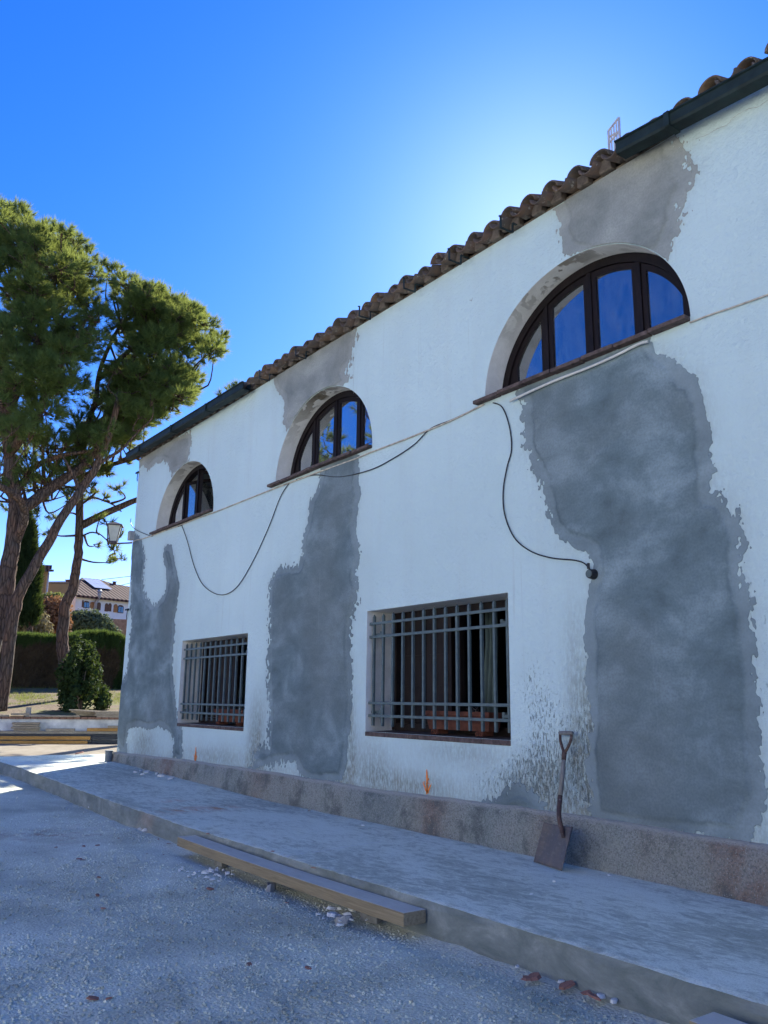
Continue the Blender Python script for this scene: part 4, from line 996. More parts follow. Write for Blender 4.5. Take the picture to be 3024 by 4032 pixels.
gm = M('gravel_stone', .95, .15); nz = gm.n('TexWhiteNoise', noise_dimensions='3D'); vs = gm.n('VectorMath', operation='SNAP'); vs.inputs[1].default_value = (.02, .02, .5); gm.t.links.new(gm.co(), vs.inputs[0]); gm.t.links.new(vs.outputs[0], nz.inputs['Vector'])
ga_ = gm.math('ADD', gm.math('MULTIPLY', gm.noise(.5, 5, .6), .55), gm.math('MULTIPLY', gm.noise(2.6, 5, .65), .45))
gm.color(gm.mix(1.0, gm.ramp(ga_, (.40, .66), (.5, .9), (.60, 1.12)), gm.ramp(nz.outputs['Value'], (0., (.42, .42, .33)), (.5, (.66, .66, .52)), (.88, (.75, .755, .61)), (1., (.84, .84, .73))), 'MULTIPLY'))
tag(raw('gravel', Vg.reshape(-1, 3), Tg, gm.m), 'loose grey gravel over the yard', 'gravel', kind='stuff')

# ================================================================== BACKGROUND TERRACE
WA = np.array([-22.35, -.34]); WB = np.array([-21.4, 1.94]); wd = (WB - WA) / np.linalg.norm(WB - WA); wn_ = np.array([-wd[1], wd[0]])  # wn_ points away from the camera side
def wl(s, off, z): return np.array([*(WA + wd * s + wn_ * off), z])
def terr_z(off): return .89 + .085 * np.clip(off, 0, 9) + .01 * np.clip(off - 9, 0, 60)
# terrace sheet
S_ = np.concatenate([np.linspace(-80, -8, 10), np.linspace(-6, 16, 60), np.linspace(20, 120, 10)]); O_ = np.concatenate([np.linspace(.15, 12, 50), np.linspace(14, 160, 14)])
V = []; 
for s in S_:
    for o in O_: p = wl(s, o, 0); V.append((p[0], p[1], terr_z(o) + .10 * (fbm(s * .9, o * .9, 14) - .47) * min(1, o)))
F = []; n = len(O_)
for i in range(len(S_) - 1):
    for j in range(n - 1): a = i * n + j; F.append((a, a + 1, a + n + 1, a + n))
EARTH = M('terrace_earth', .95, .1); ea = EARTH.noise(1.2, 5, .65); eb = EARTH.noise(9, 5, .7)
EARTH.color(EARTH.mix(EARTH.ramp(ea, (.45, 0.), (.6, .8)), EARTH.ramp(eb, (.3, (.12, .085, .06)), (.7, (.26, .19, .13))), (.17, .17, .06))); EARTH.bump(eb, .6, .05)
tag(link('lawn', V, F, EARTH.m, None, True), kind='structure')
# low wall
lw = empty('low_wall', 'low white garden wall with a brick coping behind the timber stacks', 'wall', wl(0, 0, .3))
def lp(o): o.parent = lw; b = wl(0, 0, .3); o.matrix_parent_inverse = Matrix.Translation((-b[0], -b[1], -b[2])); return o
d3 = np.array([*wd, 0]); n3 = np.array([*wn_, 0]); z3 = np.array([0, 0, 1.])
LWM = simple('stained_whitewash', (.62, .59, .55), .95, .35, 3, .1, .3, False)
mb = MB(); mb.obox(wl(-12, 0, .05), d3 * 26, n3 * .2, z3 * .79); lp(mb.build('wall_face', LWM))
brk = None; CB = simple('coping_brick', (.27, .15, .10), .9, .35, 14, .1, .3)
for i in range(60):
    s = -2.5 + i * .165
    if brk is None: mb = MB(); mb.obox((0, 0, 0), d3 * .15, n3 * .27, z3 * .05); brk = mb.build('brick', CB); b_ = brk
    else: b_ = brk.copy(); C.objects.link(b_)
    p = wl(s, -.035, .842 + random.uniform(-.004, .004)); b_.location = p; lp(b_)
def board(s0, s1, off, z, w, th, mat, label, group, name='timber_board', cat='board', yaw=0., tilt=0.):
    a = wl(s0, off, z + .15 - (.035 if off < -.5 else 0)); v = d3 * (s1 - s0) * math.cos(yaw) + n3 * (s1 - s0) * math.sin(yaw) + z3 * (s1 - s0) * math.tan(tilt)
    wv = np.cross(z3, v); wv = wv / np.linalg.norm(wv) * w
    mb = MB(); mb.obox(v * 0, v, wv, z3 * th); o = mb.build(name, mat); o.location = a; return tag(o, label, cat, group)
PX = .2773 / 147.0   # metres per pixel of the enlarged detail at the wall
def S(x): return x * PX - .05
zl = lambda y: 1.37 - (2640 + y * .2773 - 2744) / 3298 * 22.8
for i in range(5): board(S(-160 + 8 * i), S(95 - 6 * i), .06 - .02 * i, .745 + i * .034, .25, .028, BOARD, ('lowest', 'second-lowest', 'middle', 'second-highest', 'topmost')[i] + ' board of the stack on the low wall at the left edge of the photo', 'boards stacked on the low wall at left', tilt=random.uniform(-.01, .01))
for i in range(4): board(S(340 + random.randint(-10, 25)), S(665 - random.randint(0, 15)), -.30 + random.uniform(-.03, .03), .42 + i * .052, .25, .042, BOARD, ('lowest', 'second-lowest', 'second-highest', 'topmost')[i] + ' board of the short neat stack in front of the white low wall', 'boards stacked before the low wall', yaw=random.uniform(-.05, .05))
board(S(750), S(1095), -.32, .42, .20, .055, BOARD, 'single short grey board lying before the white low wall', None)
board(S(1250), S(1640), -.34, .42, .20, .07, HONEY, 'short honey-coloured board before the low wall next to the house corner', None)
board(S(1500), S(1800), -.30, .495, .22, .05, BOARD, 'grey board lying on the honey-coloured one by the house corner', None)
board(S(-700), S(1700), -.36, .36, .40, .055, BOARD, 'long pale ledge board under the short stacks before the low wall', None)
for i in range(5): board(S(985 + 28 * i), S(1600 + 20 * i), .05 + .05 * i, .745 + (4 - i) * .034 + .02, .20, .028, BOARD, ('topmost', 'second-highest', 'middle', 'second-lowest', 'lowest')[i] + ' grey board of the fanned pile on the low wall beside the house corner', 'boards fanned on the low wall', tilt=-.05 + .012 * i)
for i in range(4): board(S(1320 + random.randint(-20, 20)), S(1900), -.02, .745 + i * .038, .18, .033, BOARD, ('lowest', 'second-lowest', 'second-highest', 'topmost')[i] + ' brownish board of the end stack on the low wall close to the house corner', 'boards at the right end of the low wall', tilt=random.uniform(-.01, .01))
board(S(680), S(1130), -.05, .745, .16, .035, BOARD, 'pale flat board on the brick coping mid-way along the low wall', None)
for i in range(3): board(S(70 + 220 * i), S(270 + 240 * i), .02, .745 + .03 * (i % 2), .14, .05, BOARD, ('leftmost', 'middle', 'rightmost')[i] + ' of the broken brown planks lying on the brick coping', 'broken planks on the coping', tilt=random.uniform(-.03, .03))
mb = MB(); mb.obox((0, 0, 0), d3 * .11, n3 * .11, z3 * .22); o = mb.build('concrete_block', simple('grey_block', (.30, .27, .24), .9, .25, 12), bevel=.006); o.location = wl(S(460), .04, .895); tag(o, 'small upright concrete block on the low wall coping', 'block')
BLACKT = simple('black_steel', (.018, .02, .026), .45, .3, 6, .5)
for i, (sa, sb, off, z, th, mt, lab) in enumerate(((-900, 1318, -.74, .275, .075, HONEY, 'upper honey-coloured formwork beam lying before the low wall'), (-900, 1290, -.78, .185, .065, HONEY, 'lower honey-coloured formwork beam lying on the ground'), (-900, 1800, -.55, .33, .06, BLACKT, 'long black steel section lying behind the honey-coloured beams'), (1335, 2000, -.72, .285, .06, BLACKT, 'upper black steel end beyond the honey-coloured beams'), (1335, 2000, -.75, .20, .06, BLACKT, 'lower black steel end on the ground beyond the honey-coloured beams'))):
    board(S(sa), S(sb), off, z, .12, th, mt, lab, None, 'formwork_beam' if mt is HONEY else 'steel_section', 'beam')

# ================================================================== FOLIAGE HELPERS
def leaf_quads(P, Nrm, size, rng, aspect=.55):
    """one bent quad per point"""
    n = len(P); T = rng.normal(size=(n, 3)); T -= Nrm * (T * Nrm).sum(1)[:, None]; T /= np.linalg.norm(T, axis=1)[:, None] + 1e-9
    B = np.cross(Nrm, T); s = size * rng.uniform(.6, 1.3, n); a = T * s[:, None]; b = B * (s * aspect)[:, None]
    V = np.stack([P - a, P + b, P + a, P - b], 1).reshape(-1, 3); F = np.arange(4 * n).reshape(-1, 4); return V, F
def blob_cloud(blobs, n, rng, shell=.45):
    """points and outward normals in a set of ellipsoids (centre, radii)"""
    vol = np.array([r[0] * r[1] * r[2] for _, r in blobs]) ** .75; cnt = rng.multinomial(n, vol / vol.sum()); P = []; N = []
    for (c, r), k in zip(blobs, cnt):
        d = rng.normal(size=(k, 3)); d /= np.linalg.norm(d, axis=1)[:, None]; q = (shell + (1 - shell) * rng.random(k) ** .6)
        P.append(np.asarray(c) + d * np.asarray(r) * (q * rng.uniform(.85, 1.12, k))[:, None]); N.append(d + rng.normal(size=(k, 3)) * .6)
    P = np.concatenate(P); N = np.concatenate(N); return P, N / np.linalg.norm(N, axis=1)[:, None]
def bush(name, label, blobs, n, size, mat, stems=(), cat='shrub', seed=1, group=None):
    rng = np.random.default_rng(seed); P, N = blob_cloud(blobs, n, rng); V, F = leaf_quads(P, N, size, rng)
    base = np.array([np.mean([c[0] for c, _ in blobs]), np.mean([c[1] for c, _ in blobs]), min(c[2] - r[2] for c, r in blobs)])
    o = empty(name, label, cat, base, group); raw('foliage', V - base, F, mat, o, 4)
    mb = MB()
    for k in range(7):
        c, r = blobs[rng.integers(len(blobs))]; tip = np.asarray(c) - base + rng.normal(size=3) * np.asarray(r) * .4
        mb.tube(spline([np.array([rng.uniform(-.1, .1), rng.uniform(-.1, .1), -.1]), tip * np.array([.4, .4, .5]), tip], 3), [.035, .03, .026, .02, .016, .012, .006], 5)
    mb.build('stem', TWIG, o, True); return o
def sprays(P, D, nn, ln, wd_, spread, rng):
    """needle tufts: nn thin triangles per point around direction D"""
    n = len(P); d = D[:, None] + rng.normal(size=(n, nn, 3)) * spread; d /= np.linalg.norm(d, axis=2)[..., None]
    b = P[:, None] - D[:, None] * rng.uniform(0, .12, (n, nn))[..., None]
    t = np.cross(d, rng.normal(size=(n, nn, 3))); t /= np.linalg.norm(t, axis=2)[..., None] + 1e-9
    L = ln * rng.uniform(.65, 1.15, (n, nn))[..., None]; V = np.stack([b - t * wd_ * .5, b + t * wd_ * .5, b + d * L], 2).reshape(-1, 3); return V, np.arange(len(V)).reshape(-1, 3)

# ================================================================== PINES
def dpt(x, y, dist): return at(x * K, y * K, dist)
def limb(mb, pts, r0, r1, n=8, sub=5, wob=.03, seed=0):
    P = spline(pts, sub); m = len(P); R = [r0 + (r1 - r0) * i / (m - 1) for i in range(m)]
    P = [p + wob * np.array([fbm(i * .4, 1., seed) - .47, fbm(i * .4, 5., seed) - .47, 0]) for i, p in enumerate(P)]; mb.tube(P, R, n); return P
def pine(name, label, trunks, limbs, puffs, seed, tufts, needle_n=40, ln=.25, nw=.016, twigs=True):
    """trunks/limbs: (points, r0, r1); puffs: (centre, radius)"""
    rng = np.random.default_rng(seed); base = np.array(trunks[0][0][0]); o = empty(name, label, 'pine tree', base, None)
    mb = MB(); sk_ = []
    for q, (pts, a, b) in enumerate(trunks): sk_ += limb(mb, [np.asarray(p) - base for p in pts], a, b, 12, 6, .10, seed + q)
    mb.build('trunk', BARK, o, True)
    for q, (pts, a, b) in enumerate(limbs):
        mb = MB(); sk_ += limb(mb, [np.asarray(p) - base for p in pts], a, b, 8, 5, .08, seed + 20 + q); mb.build('limb', BARK, o, True)
    SK = np.array(sk_); P = []; D = []; mb = MB()
    for c, r in puffs:
        c = np.asarray(c) - base; k = int(tufts * (r / .6) ** 2)
        d = rng.normal(size=(k, 3)); d[:, 2] = np.abs(d[:, 2]) * .9 + .0 - (rng.random(k) < .28) * .9; d /= np.linalg.norm(d, axis=1)[:, None]
        P.append(c + d * r * rng.uniform(.55, 1.05, k)[:, None] * np.array([1, 1, .72])); dd_ = d + np.array([0, 0, .45]); D.append(dd_ / np.linalg.norm(dd_, axis=1)[:, None])
        if twigs:
            w = SK[np.argsort(((SK - c) ** 2).sum(1))[0]]; mid = (w + c) / 2 + rng.normal(size=3) * .18 - np.array([0, 0, .12]); L = np.linalg.norm(c - w)
            if L < 4.5:
                mb.tube(spline([w, mid, c], 4), [.045, .04, .034, .03, .026, .022, .018, .014, .01], 5)
                for e in range(5): tip = P[-1][rng.integers(k)]; mb.tube([c - (c - w) * .15, (c + tip) / 2 + rng.normal(size=3) * .05, tip], [.014, .010, .005], 4)
    if twigs: mb.build('twig', BARK, o, True)['kind'] = 'stuff'
    P = np.concatenate(P); D = np.concatenate(D); V, F = sprays(P, D, needle_n, ln, nw, .55, rng); raw('crown', V, F, NEEDLE, o, 3); return o
sil = [(-60, 400), (0, 425), (30, 440), (50, 432), (75, 445), (105, 470), (120, 500), (160, 495), (180, 505), (195, 525), (230, 555), (262, 562), (285, 580), (300, 597), (345, 603), (370, 622), (410, 640), (445, 657), (475, 690), (497, 720), (500, 745), (485, 775), (455, 795), (430, 800), (432, 835), (425, 860), (395, 890), (350, 905), (320, 925), (290, 950), (240, 985), (150, 975), (60, 1000), (-60, 1000)]
silA = np.array(sil, float)
def puff_fill(n, rng, reg, dist, dvar, rmin, rmax, inset=.8, holes=()):
    out = []; tries = 0
    while len(out) < n and tries < 20000:
        tries += 1; x = rng.uniform(reg[:, 0].min(), reg[:, 0].max()); y = rng.uniform(reg[:, 1].min(), reg[:, 1].max()); r = rng.uniform(rmin, rmax)
        rp = r / dist * FPX / K
        if float(poly_sdf(np.array([x]), np.array([y]), reg)[0]) > -rp * inset: continue
        if any((x - hx) ** 2 + (y - hy) ** 2 < (hr + rp * .5) ** 2 for hx, hy, hr in holes): continue
        out.append((dpt(x, y, dist + rng.uniform(-dvar, dvar)), r))
    return out
rngp = np.random.default_rng(3)
holes = [(205, 812, 24), (100, 985, 16), (228, 905, 14), (60, 880, 16), (150, 880, 15), (15, 800, 13), (300, 860, 14), (250, 770, 12)]
TB1 = dpt(-58, 1480, 25.0); TB1[2] = 1.0; TB2 = dpt(141, 1505, 27.0); TB2[2] = 1.12
# rim puffs that follow the outline so that it is lumpy like brush ends
rim = []
for (x0, y0), (x1, y1) in zip(sil[:28], sil[1:29]):
    L = math.hypot(x1 - x0, y1 - y0)
    for q in range(max(1, int(L / 22))):
        t = (q + rngp.random()) / max(1, int(L / 22)); r = rngp.uniform(.30, .46); nx, ny = (y1 - y0) / L, -(x1 - x0) / L; x = x0 + (x1 - x0) * t; y = y0 + (y1 - y0) * t; rp = r / 25 * FPX / K
        rim.append((dpt(x - nx * rp * .95, y - ny * rp * .95, 25.5 + rngp.uniform(-2.2, 2.2)), r, x))
left_reg = np.array([(-60, 400), (0, 425), (50, 432), (105, 470), (160, 495), (230, 560), (250, 640), (245, 760), (200, 860), (150, 930), (60, 1000), (-60, 1000)], float)
right_reg = np.array([(215, 545), (262, 562), (300, 597), (370, 622), (445, 657), (497, 720), (500, 745), (485, 775), (432, 805), (432, 835), (395, 890), (320, 925), (240, 985), (150, 975), (190, 870), (235, 760), (235, 640)], float)
pf1 = puff_fill(150, rngp, left_reg, 24.5, 2.2, .42, .72, .7, holes) + [(p, r) for p, r, x in rim if x < 225]
pf2 = puff_fill(118, rngp, right_reg, 26.5, 2.4, .40, .68, .75, holes) + [(p, r) for p, r, x in rim if x >= 225]
pine('pine_tree', 'big pine at the left edge with a thick reddish trunk and heavy limbs',
     [([TB1, dpt(-24, 1410, 25), dpt(-4, 1345, 25), dpt(10, 1285, 25), dpt(22, 1200, 25), dpt(33, 1100, 25), dpt(22, 1000, 25), dpt(10, 900, 25), dpt(8, 780, 24.5), dpt(40, 640, 24.5)], .31, .09)],
     [([dpt(42, 1090, 25), dpt(62, 1090, 24.9), dpt(120, 1048, 25), dpt(184, 1003, 25.3), dpt(215, 950, 25.6), dpt(235, 880, 25.8), dpt(280, 795, 26), dpt(300, 740, 26)], .19, .05),
      ([dpt(30, 1180, 25), dpt(52, 1120, 24.6), dpt(46, 1088, 24.3), dpt(20, 1062, 24), dpt(-30, 1035, 23.6)], .13, .09),
      ([dpt(38, 1060, 25), dpt(75, 1010, 25), dpt(130, 985, 25), dpt(190, 975, 25), dpt(250, 960, 25)], .10, .03),
      ([dpt(20, 980, 25), dpt(80, 900, 24.6), dpt(105, 830, 24.4), dpt(150, 760, 24), dpt(190, 680, 24)], .14, .04),
      ([dpt(12, 900, 25), dpt(60, 800, 24), dpt(90, 700, 23.8), dpt(120, 600, 23.6)], .12, .03),
      ([dpt(105, 850, 24.4), dpt(100, 780, 24.6), dpt(125, 700, 25), dpt(170, 620, 25)], .08, .03),
      ([dpt(15, 930, 25), dpt(-20, 820, 25), dpt(-40, 700, 25)], .12, .04)], pf1, 11, 34)
pf2 += puff_fill(46, rngp, np.array([(150, 850), (240, 800), (330, 790), (430, 800), (425, 860), (350, 905), (300, 950), (250, 985), (140, 985)], float), 26.8, 2.0, .34, .55, .7, holes)
pf2 += puff_fill(30, rngp, np.array([(290, 770), (440, 770), (432, 850), (380, 900), (300, 930)], float), 26.8, 2.0, .32, .5, .7)
pf2 += puff_fill(46, rngp, np.array([(235, 850), (445, 785), (432, 862), (335, 935), (288, 972), (200, 1000)], float), 26.8, 2.0, .30, .50, .55)
pf2 += puff_fill(34, rngp, np.array([(-10, 930), (200, 925), (250, 990), (230, 1040), (120, 1050), (-10, 1060)], float), 26.8, 2.2, .22, .38, .5)
# low hanging sprays of thin foliage under the crowns
pf2 += puff_fill(34, rngp, np.array([(0, 930), (330, 890), (300, 960), (265, 1020), (250, 1080), (150, 1090), (60, 1120), (0, 1110)], float), 26.5, 2.2, .20, .36, .6)
hang = [(dpt(x, y, 26.2 + rngp.uniform(-1.5, 1.5)), r) for x, y, r in ((232, 1130, .22), (245, 1185, .26), (262, 1208, .25), (240, 1215, .22), (215, 1120, .20), (255, 1055, .26), (270, 1000, .28), (120, 1050, .30), (85, 1110, .26), (75, 1040, .3), (100, 1150, .24), (20, 1100, .3), (200, 1050, .26), (225, 1075, .2), (235, 1020, .3), (150, 1085, .22), (205, 1180, .18), (120, 1120, .22), (10, 1020, .4), (60, 985, .35), (262, 1160, .2), (110, 1000, .3), (145, 1030, .28))]
pine('pine_tree', 'pine with a slender bent trunk standing behind the dark bush',
     [([TB2, dpt(140, 1440, 27), dpt(136, 1370, 27), dpt(141, 1310, 27), dpt(158, 1265, 27), dpt(168, 1205, 27), dpt(173, 1130, 27), dpt(175, 1040, 27), dpt(182, 960, 27), dpt(205, 870, 27), dpt(215, 800, 27), dpt(260, 700, 27)], .195, .055)],
     [([dpt(176, 1135, 27), dpt(215, 1115, 27), dpt(253, 1097, 27), dpt(300, 1078, 27.2), dpt(380, 1050, 27.4)], .13, .07),
      ([dpt(178, 1030, 27), dpt(215, 1012, 27), dpt(279, 993, 27.2), dpt(340, 975, 27.4)], .09, .05),
      ([dpt(200, 880, 27), dpt(280, 820, 27), dpt(350, 790, 27), dpt(430, 745, 27)], .10, .03),
      ([dpt(212, 820, 27), dpt(300, 740, 26.5), dpt(380, 690, 26.4)], .09, .03),
      ([dpt(190, 930, 27), dpt(260, 880, 27), dpt(340, 860, 27), dpt(400, 840, 27)], .08, .03),
      ([dpt(176, 1090, 27), dpt(200, 1075, 27), dpt(240, 1088, 27), dpt(262, 1105, 27)], .035, .02),
      ([dpt(172, 1160, 27), dpt(200, 1150, 26.8), dpt(230, 1165, 26.5), dpt(250, 1195, 26.3)], .03, .01), ([dpt(175, 1060, 27), dpt(130, 1050, 26.8), dpt(80, 1075, 26.5), dpt(30, 1085, 26.4)], .035, .012)], pf2 + hang, 12, 32)
# leaning second stem of the big pine, a tree of its own
TB3 = dpt(30, 1330, 24.2); TB3b = dpt(10, 1440, 24.2); TB3b[2] = 1.0
pf3 = [(dpt(x, y, 24.2 + rngp.uniform(-1, 1)), r) for x, y, r in ((255, 880, .5), (290, 850, .5), (250, 800, .45), (300, 900, .45), (230, 930, .4), (330, 870, .45), (210, 960, .4), (275, 935, .35))]
pine('pine_tree', 'leaning pine stem crossing in front of the pine trunks to the upper right',
     [([TB3b, TB3, dpt(44, 1280, 24.2), dpt(88, 1200, 24.2), dpt(134, 1120, 24.2), dpt(172, 1065, 24.2), dpt(208, 1005, 24.2), dpt(240, 930, 24.2), dpt(258, 860, 24.2)], .165, .08)], 
     [([dpt(172, 1065, 24.2), dpt(150, 1010, 24.2), dpt(120, 960, 24.3)], .06, .02), ([dpt(208, 1005, 24.2), dpt(262, 970, 24.3), dpt(300, 930, 24.3)], .06, .02)], pf3, 13, 30)
# pine top showing over the roof
pf5 = [(dpt(x, y, 27 + rngp.uniform(-.8, .8)), r) for x, y, r in ((500, 843, .34), (518, 838, .36), (536, 848, .36), (487, 858, .36))]
for q in range(150):
    a_ = rngp.uniform(0, 6.28); rr = rngp.uniform(.2, 1) ** .6; pf5.append((dpt(515 + 135 * rr * math.cos(a_), 1010 + 120 * rr * math.sin(a_), 27 + rngp.uniform(-2, 2)), rngp.uniform(.4, .65)))
b5 = dpt(515, 1200, 27); b5[2] = .4
pine('pine_tree', 'pine top just showing above the roof behind the left gutter', [([b5, dpt(515, 1200, 27), dpt(512, 1050, 27), dpt(512, 880, 27)], .25, .06)], [], pf5, 14, 24)

# ================================================================== HEDGE AND SHRUBS
h0 = dpt(-70, 1480, 32.0); h1 = dpt(330, 1480, 34.0); hv = np.array([*(h1 - h0)[:2], 0]); hl = np.linalg.norm(hv); hv /= hl; hn = np.array([-hv[1], hv[0], 0]); HB = np.array([h0[0], h0[1], 1.42])
hedge = empty('hedge', 'long clipped cypress hedge, green along the top and brown below', 'hedge', HB); rg = np.random.default_rng(5)
Htop = 2.05
n = 26000; s = rg.random(n) * hl; d = rg.uniform(-.55, .55, n); edge = rg.random(n); top = rg.random(n) < .35
bump_ = .12 * (fbm(s * .8, s * 0, 4) - .47) + .22 * np.exp(-((s - hl * .64) / .9) ** 2) + .10 * (vn(s * 3.1, s * 0, 5) - .5)
z = np.where(top, Htop + bump_ - rg.random(n) * .25, .15 + rg.random(n) * (Htop - .2)); d = np.where(top, d, -.35 - .28 * rg.random(n) + .14 * (fbm(s * 2.2, z * .3, 9) - .47) * 2)
P = hv * s[:, None] + hn * d[:, None] + np.array([0, 0, 1]) * z[:, None]; D = np.tile(np.array([0, 0, 1.]), (n, 1)) + hn * -.35 + rg.normal(size=(n, 3)) * .2; D /= np.linalg.norm(D, axis=1)[:, None]
green = (z > Htop - .42 + .5 * (fbm(s * 2.0, z, 8) - .47)) | (fbm(s * .9, z * .25, 19) > .64)
for nm, k, mt, ln_ in (('green_growth', green, HEDGEG, .22), ('brown_growth', ~green, HEDGEB, .30)):
    V, F = sprays(P[k], D[k], 5, ln_, .035, .28, rg); raw(nm, V, F, mt, hedge, 3)
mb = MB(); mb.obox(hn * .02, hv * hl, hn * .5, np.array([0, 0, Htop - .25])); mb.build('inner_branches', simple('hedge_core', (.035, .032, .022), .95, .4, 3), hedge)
mb = MB()
for i in range(60): q = hv * rg.uniform(0, hl) + hn * rg.uniform(-.45, -.2); mb.tube([q + np.array([0, 0, -.1]), q + np.array([rg.normal() * .1, rg.normal() * .1, 1.0]), q + np.array([rg.normal() * .2, rg.normal() * .2, 2.0])], [.05, .035, .02], 5)
mb.build('trunk', TWIG, hedge, True)
def blobs_at(pts, dist): return [(dpt(x, y, dist + dv), (r, r, r * .9)) for x, y, r, dv in pts]
rb = np.random.default_rng(44); bb_ = []
for q in range(58):
    t_ = rb.random(); yy = 1392 + t_ * 132; ww = (22 + 34 * t_) * rb.uniform(.7, 1.15); xx = 178 + rb.uniform(-1, 1) * ww; r_ = rb.uniform(.13, .30); bb_.append((dpt(xx + rb.normal() * 6, yy, 24.2 + rb.uniform(-.6, .6)), (r_ * .8, r_ * .8, r_ * rb.uniform(.8, 1.6))))
bush('leafy_bush', 'dark ragged evergreen bush in front of the hedge', bb_, 6500, .06, DARKLEAF, seed=2)
bush('olive_shrub', 'rounded grey-green shrub above the hedge in front of the white house', blobs_at([(170, 1346, .72, 0), (192, 1344, .72, 0), (216, 1353, .7, 0), (236, 1374, .6, 0), (183, 1368, .8, .5), (212, 1378, .8, 0), (158, 1362, .5, 0)], 44), 9000, .10, OLIVELEAF, seed=3)
bush('autumn_shrub', 'rust-brown leafy shrub above the hedge between the two pine trunks', blobs_at([(100, 1330, .8, 0), (115, 1320, .8, 0), (88, 1345, .8, 0), (112, 1350, .9, 0)], 42), 6000, .09, RUSTLEAF, seed=4)
bush('dry_shrub', 'straw-coloured dry shrub above the left part of the hedge', blobs_at([(50, 1340, .7, 0), (70, 1345, .7, 0), (30, 1350, .7, 0), (90, 1362, .5, 0)], 40), 5000, .08, DRYLEAF, seed=5)
bush('green_shrub', 'yellow-green shrub top in front of the ochre house', blobs_at([(118, 1302, .6, 0), (100, 1300, .5, 0), (80, 1310, .6, 0), (130, 1312, .5, 0)], 46), 4000, .09, GRASS, seed=6)
# dark cypress tree
cyp = []
for i in range(15):
    t = i / 14; y = 1130 + t * 190; r = .12 + .44 * math.sin(min(1, .15 + t * 1.0) * math.pi * .62); cyp.append((dpt(57 + 3 * math.sin(i), y, 38), (r, r, .65)))
rg = np.random.default_rng(8); P, N = blob_cloud(cyp, 5200, rg, .6); base = np.array([*dpt(60, 1400, 38)[:2], 1.4]); o = empty('cypress_tree', 'dark conical cypress standing between the pine trunks', 'cypress', base)
D = N * .6 + np.array([0, 0, 1.]); D /= np.linalg.norm(D, axis=1)[:, None]; V, F = sprays(P - base, D, 9, .30, .04, .3, rg); raw('crown', V, F, DARKLEAF, o, 3)
mb = MB(); mb.tube([(0, 0, -.2), (0, 0, 3.0), (0, 0, 6.0)], [.16, .12, .05], 8); mb.build('trunk', BARK, o, True)
# grass strip
rg = np.random.default_rng(9); n = 16000; s = rg.uniform(-4, 8, n); of = rg.uniform(3.0, 9.5, n); k = fbm(s * .7, of * .7, 3) > .40; s, of = s[k], of[k]
P = np.stack([WA[0] + wd[0] * s + wn_[0] * of, WA[1] + wd[1] * s + wn_[1] * of, terr_z(of) - .02], 1); D = np.tile(np.array([0, 0, 1.]), (len(P), 1))
V, F = sprays(P, D, 4, .13, .014, .35, rg); tag(raw('grass', V, F, GRASS), 'sunlit rough grass in front of the hedge', 'grass', kind='stuff')

# ================================================================== HOUSES BEHIND
r6 = (130, 2200, 410 / 1659)
def r6p(x, y): return crop([(x, y)], *r6)[0]
D1 = 140.0; e1 = ray(*r6p(720, 545)); e2 = ray(*r6p(1450, 625)); el = lambda d: d[2] / math.hypot(d[0], d[1]); D2 = D1 * el(e1) / el(e2)
A = at(*r6p(690, 545), D1); B = at(*r6p(1450, 625), D2); fd = np.array([*(B - A)[:2], 0]); fl_ = np.linalg.norm(fd); fd /= fl_; fn = np.array([fd[1], -fd[0], 0])  # facade normal to camera
if np.dot(fn, CAM - A) < 0: fn = -fn
EZ = A[2]; wh = empty('white_house', 'distant white house with brown tiled roof, solar panels and arched shuttered windows', 'house', (A[0], A[1], 1.5)); Borg = np.array([A[0], A[1], 1.5])
def fp(x, y, off=0.): return on_plane(*r6p(x, y), A + fn * off, fn) - Borg
WHW = simple('white_far_wall', (.74, .73, .70), .9, .06, 1, .1); WB_ = fd * (fl_ + 15)
mb = MB(); mb.obox(np.array([0, 0, 0]), WB_, -fn * 20, z3 * (EZ - 1.5)); mb.build('wall', WHW, wh)
RT_ = M('far_roof_tile', .9, .1); wv = RT_.n('TexWave', bands_direction='X'); wv.inputs['Scale'].default_value = .42
mpv = RT_.n('Mapping'); mpv.inputs['Rotation'].default_value = (0, 0, -math.atan2(fd[1], fd[0])); RT_.t.links.new(RT_.n('TexCoord').outputs['Object'], mpv.inputs[0]); RT_.t.links.new(mpv.outputs[0], wv.inputs[0])
RT_.color(RT_.mix(RT_.ramp(wv.outputs['Fac'], (.2, 0.), (.6, 1.)), (.03, .018, .016), RT_.ramp(RT_.noise(3, 4, .6), (.3, (.11, .058, .048)), (.7, (.17, .10, .08))))); RT_.bump(wv.outputs['Fac'], .8, .08)
# roof slope: through the eave, rising away
ridge_d = 10.5; R1 = at(*r6p(775, 300), D1 + ridge_d); slope = (R1[2] - EZ) / np.dot(R1 - A, -fn)
rn = fn * slope + z3; rn /= np.linalg.norm(rn); E0 = A + fn * .9 - z3 * .9 * slope
rp_ = lambda x, y, off=0.: on_plane(*r6p(x, y), E0 + rn * off, rn) - Borg
q = [rp_(705, 560), rp_(1475, 640), rp_(1480, 490), rp_(1300, 402), rp_(1060, 330), rp_(775, 300)]
q[0] = (E0 - Borg) - fd * .4 - z3 * 0; q[1] = (E0 - Borg) + fd * (fl_ + 16); q[2] = q[1] + (q[2] - rp_(1475, 640)) 
mb = MB(); mb.add(q + [p - z3 * .35 for p in q], [tuple(range(6)), tuple(range(11, 5, -1))] + [(i, 6 + i, 6 + (i + 1) % 6, (i + 1) % 6) for i in range(6)])
rf = mb.build('roof', RT_.m, wh)
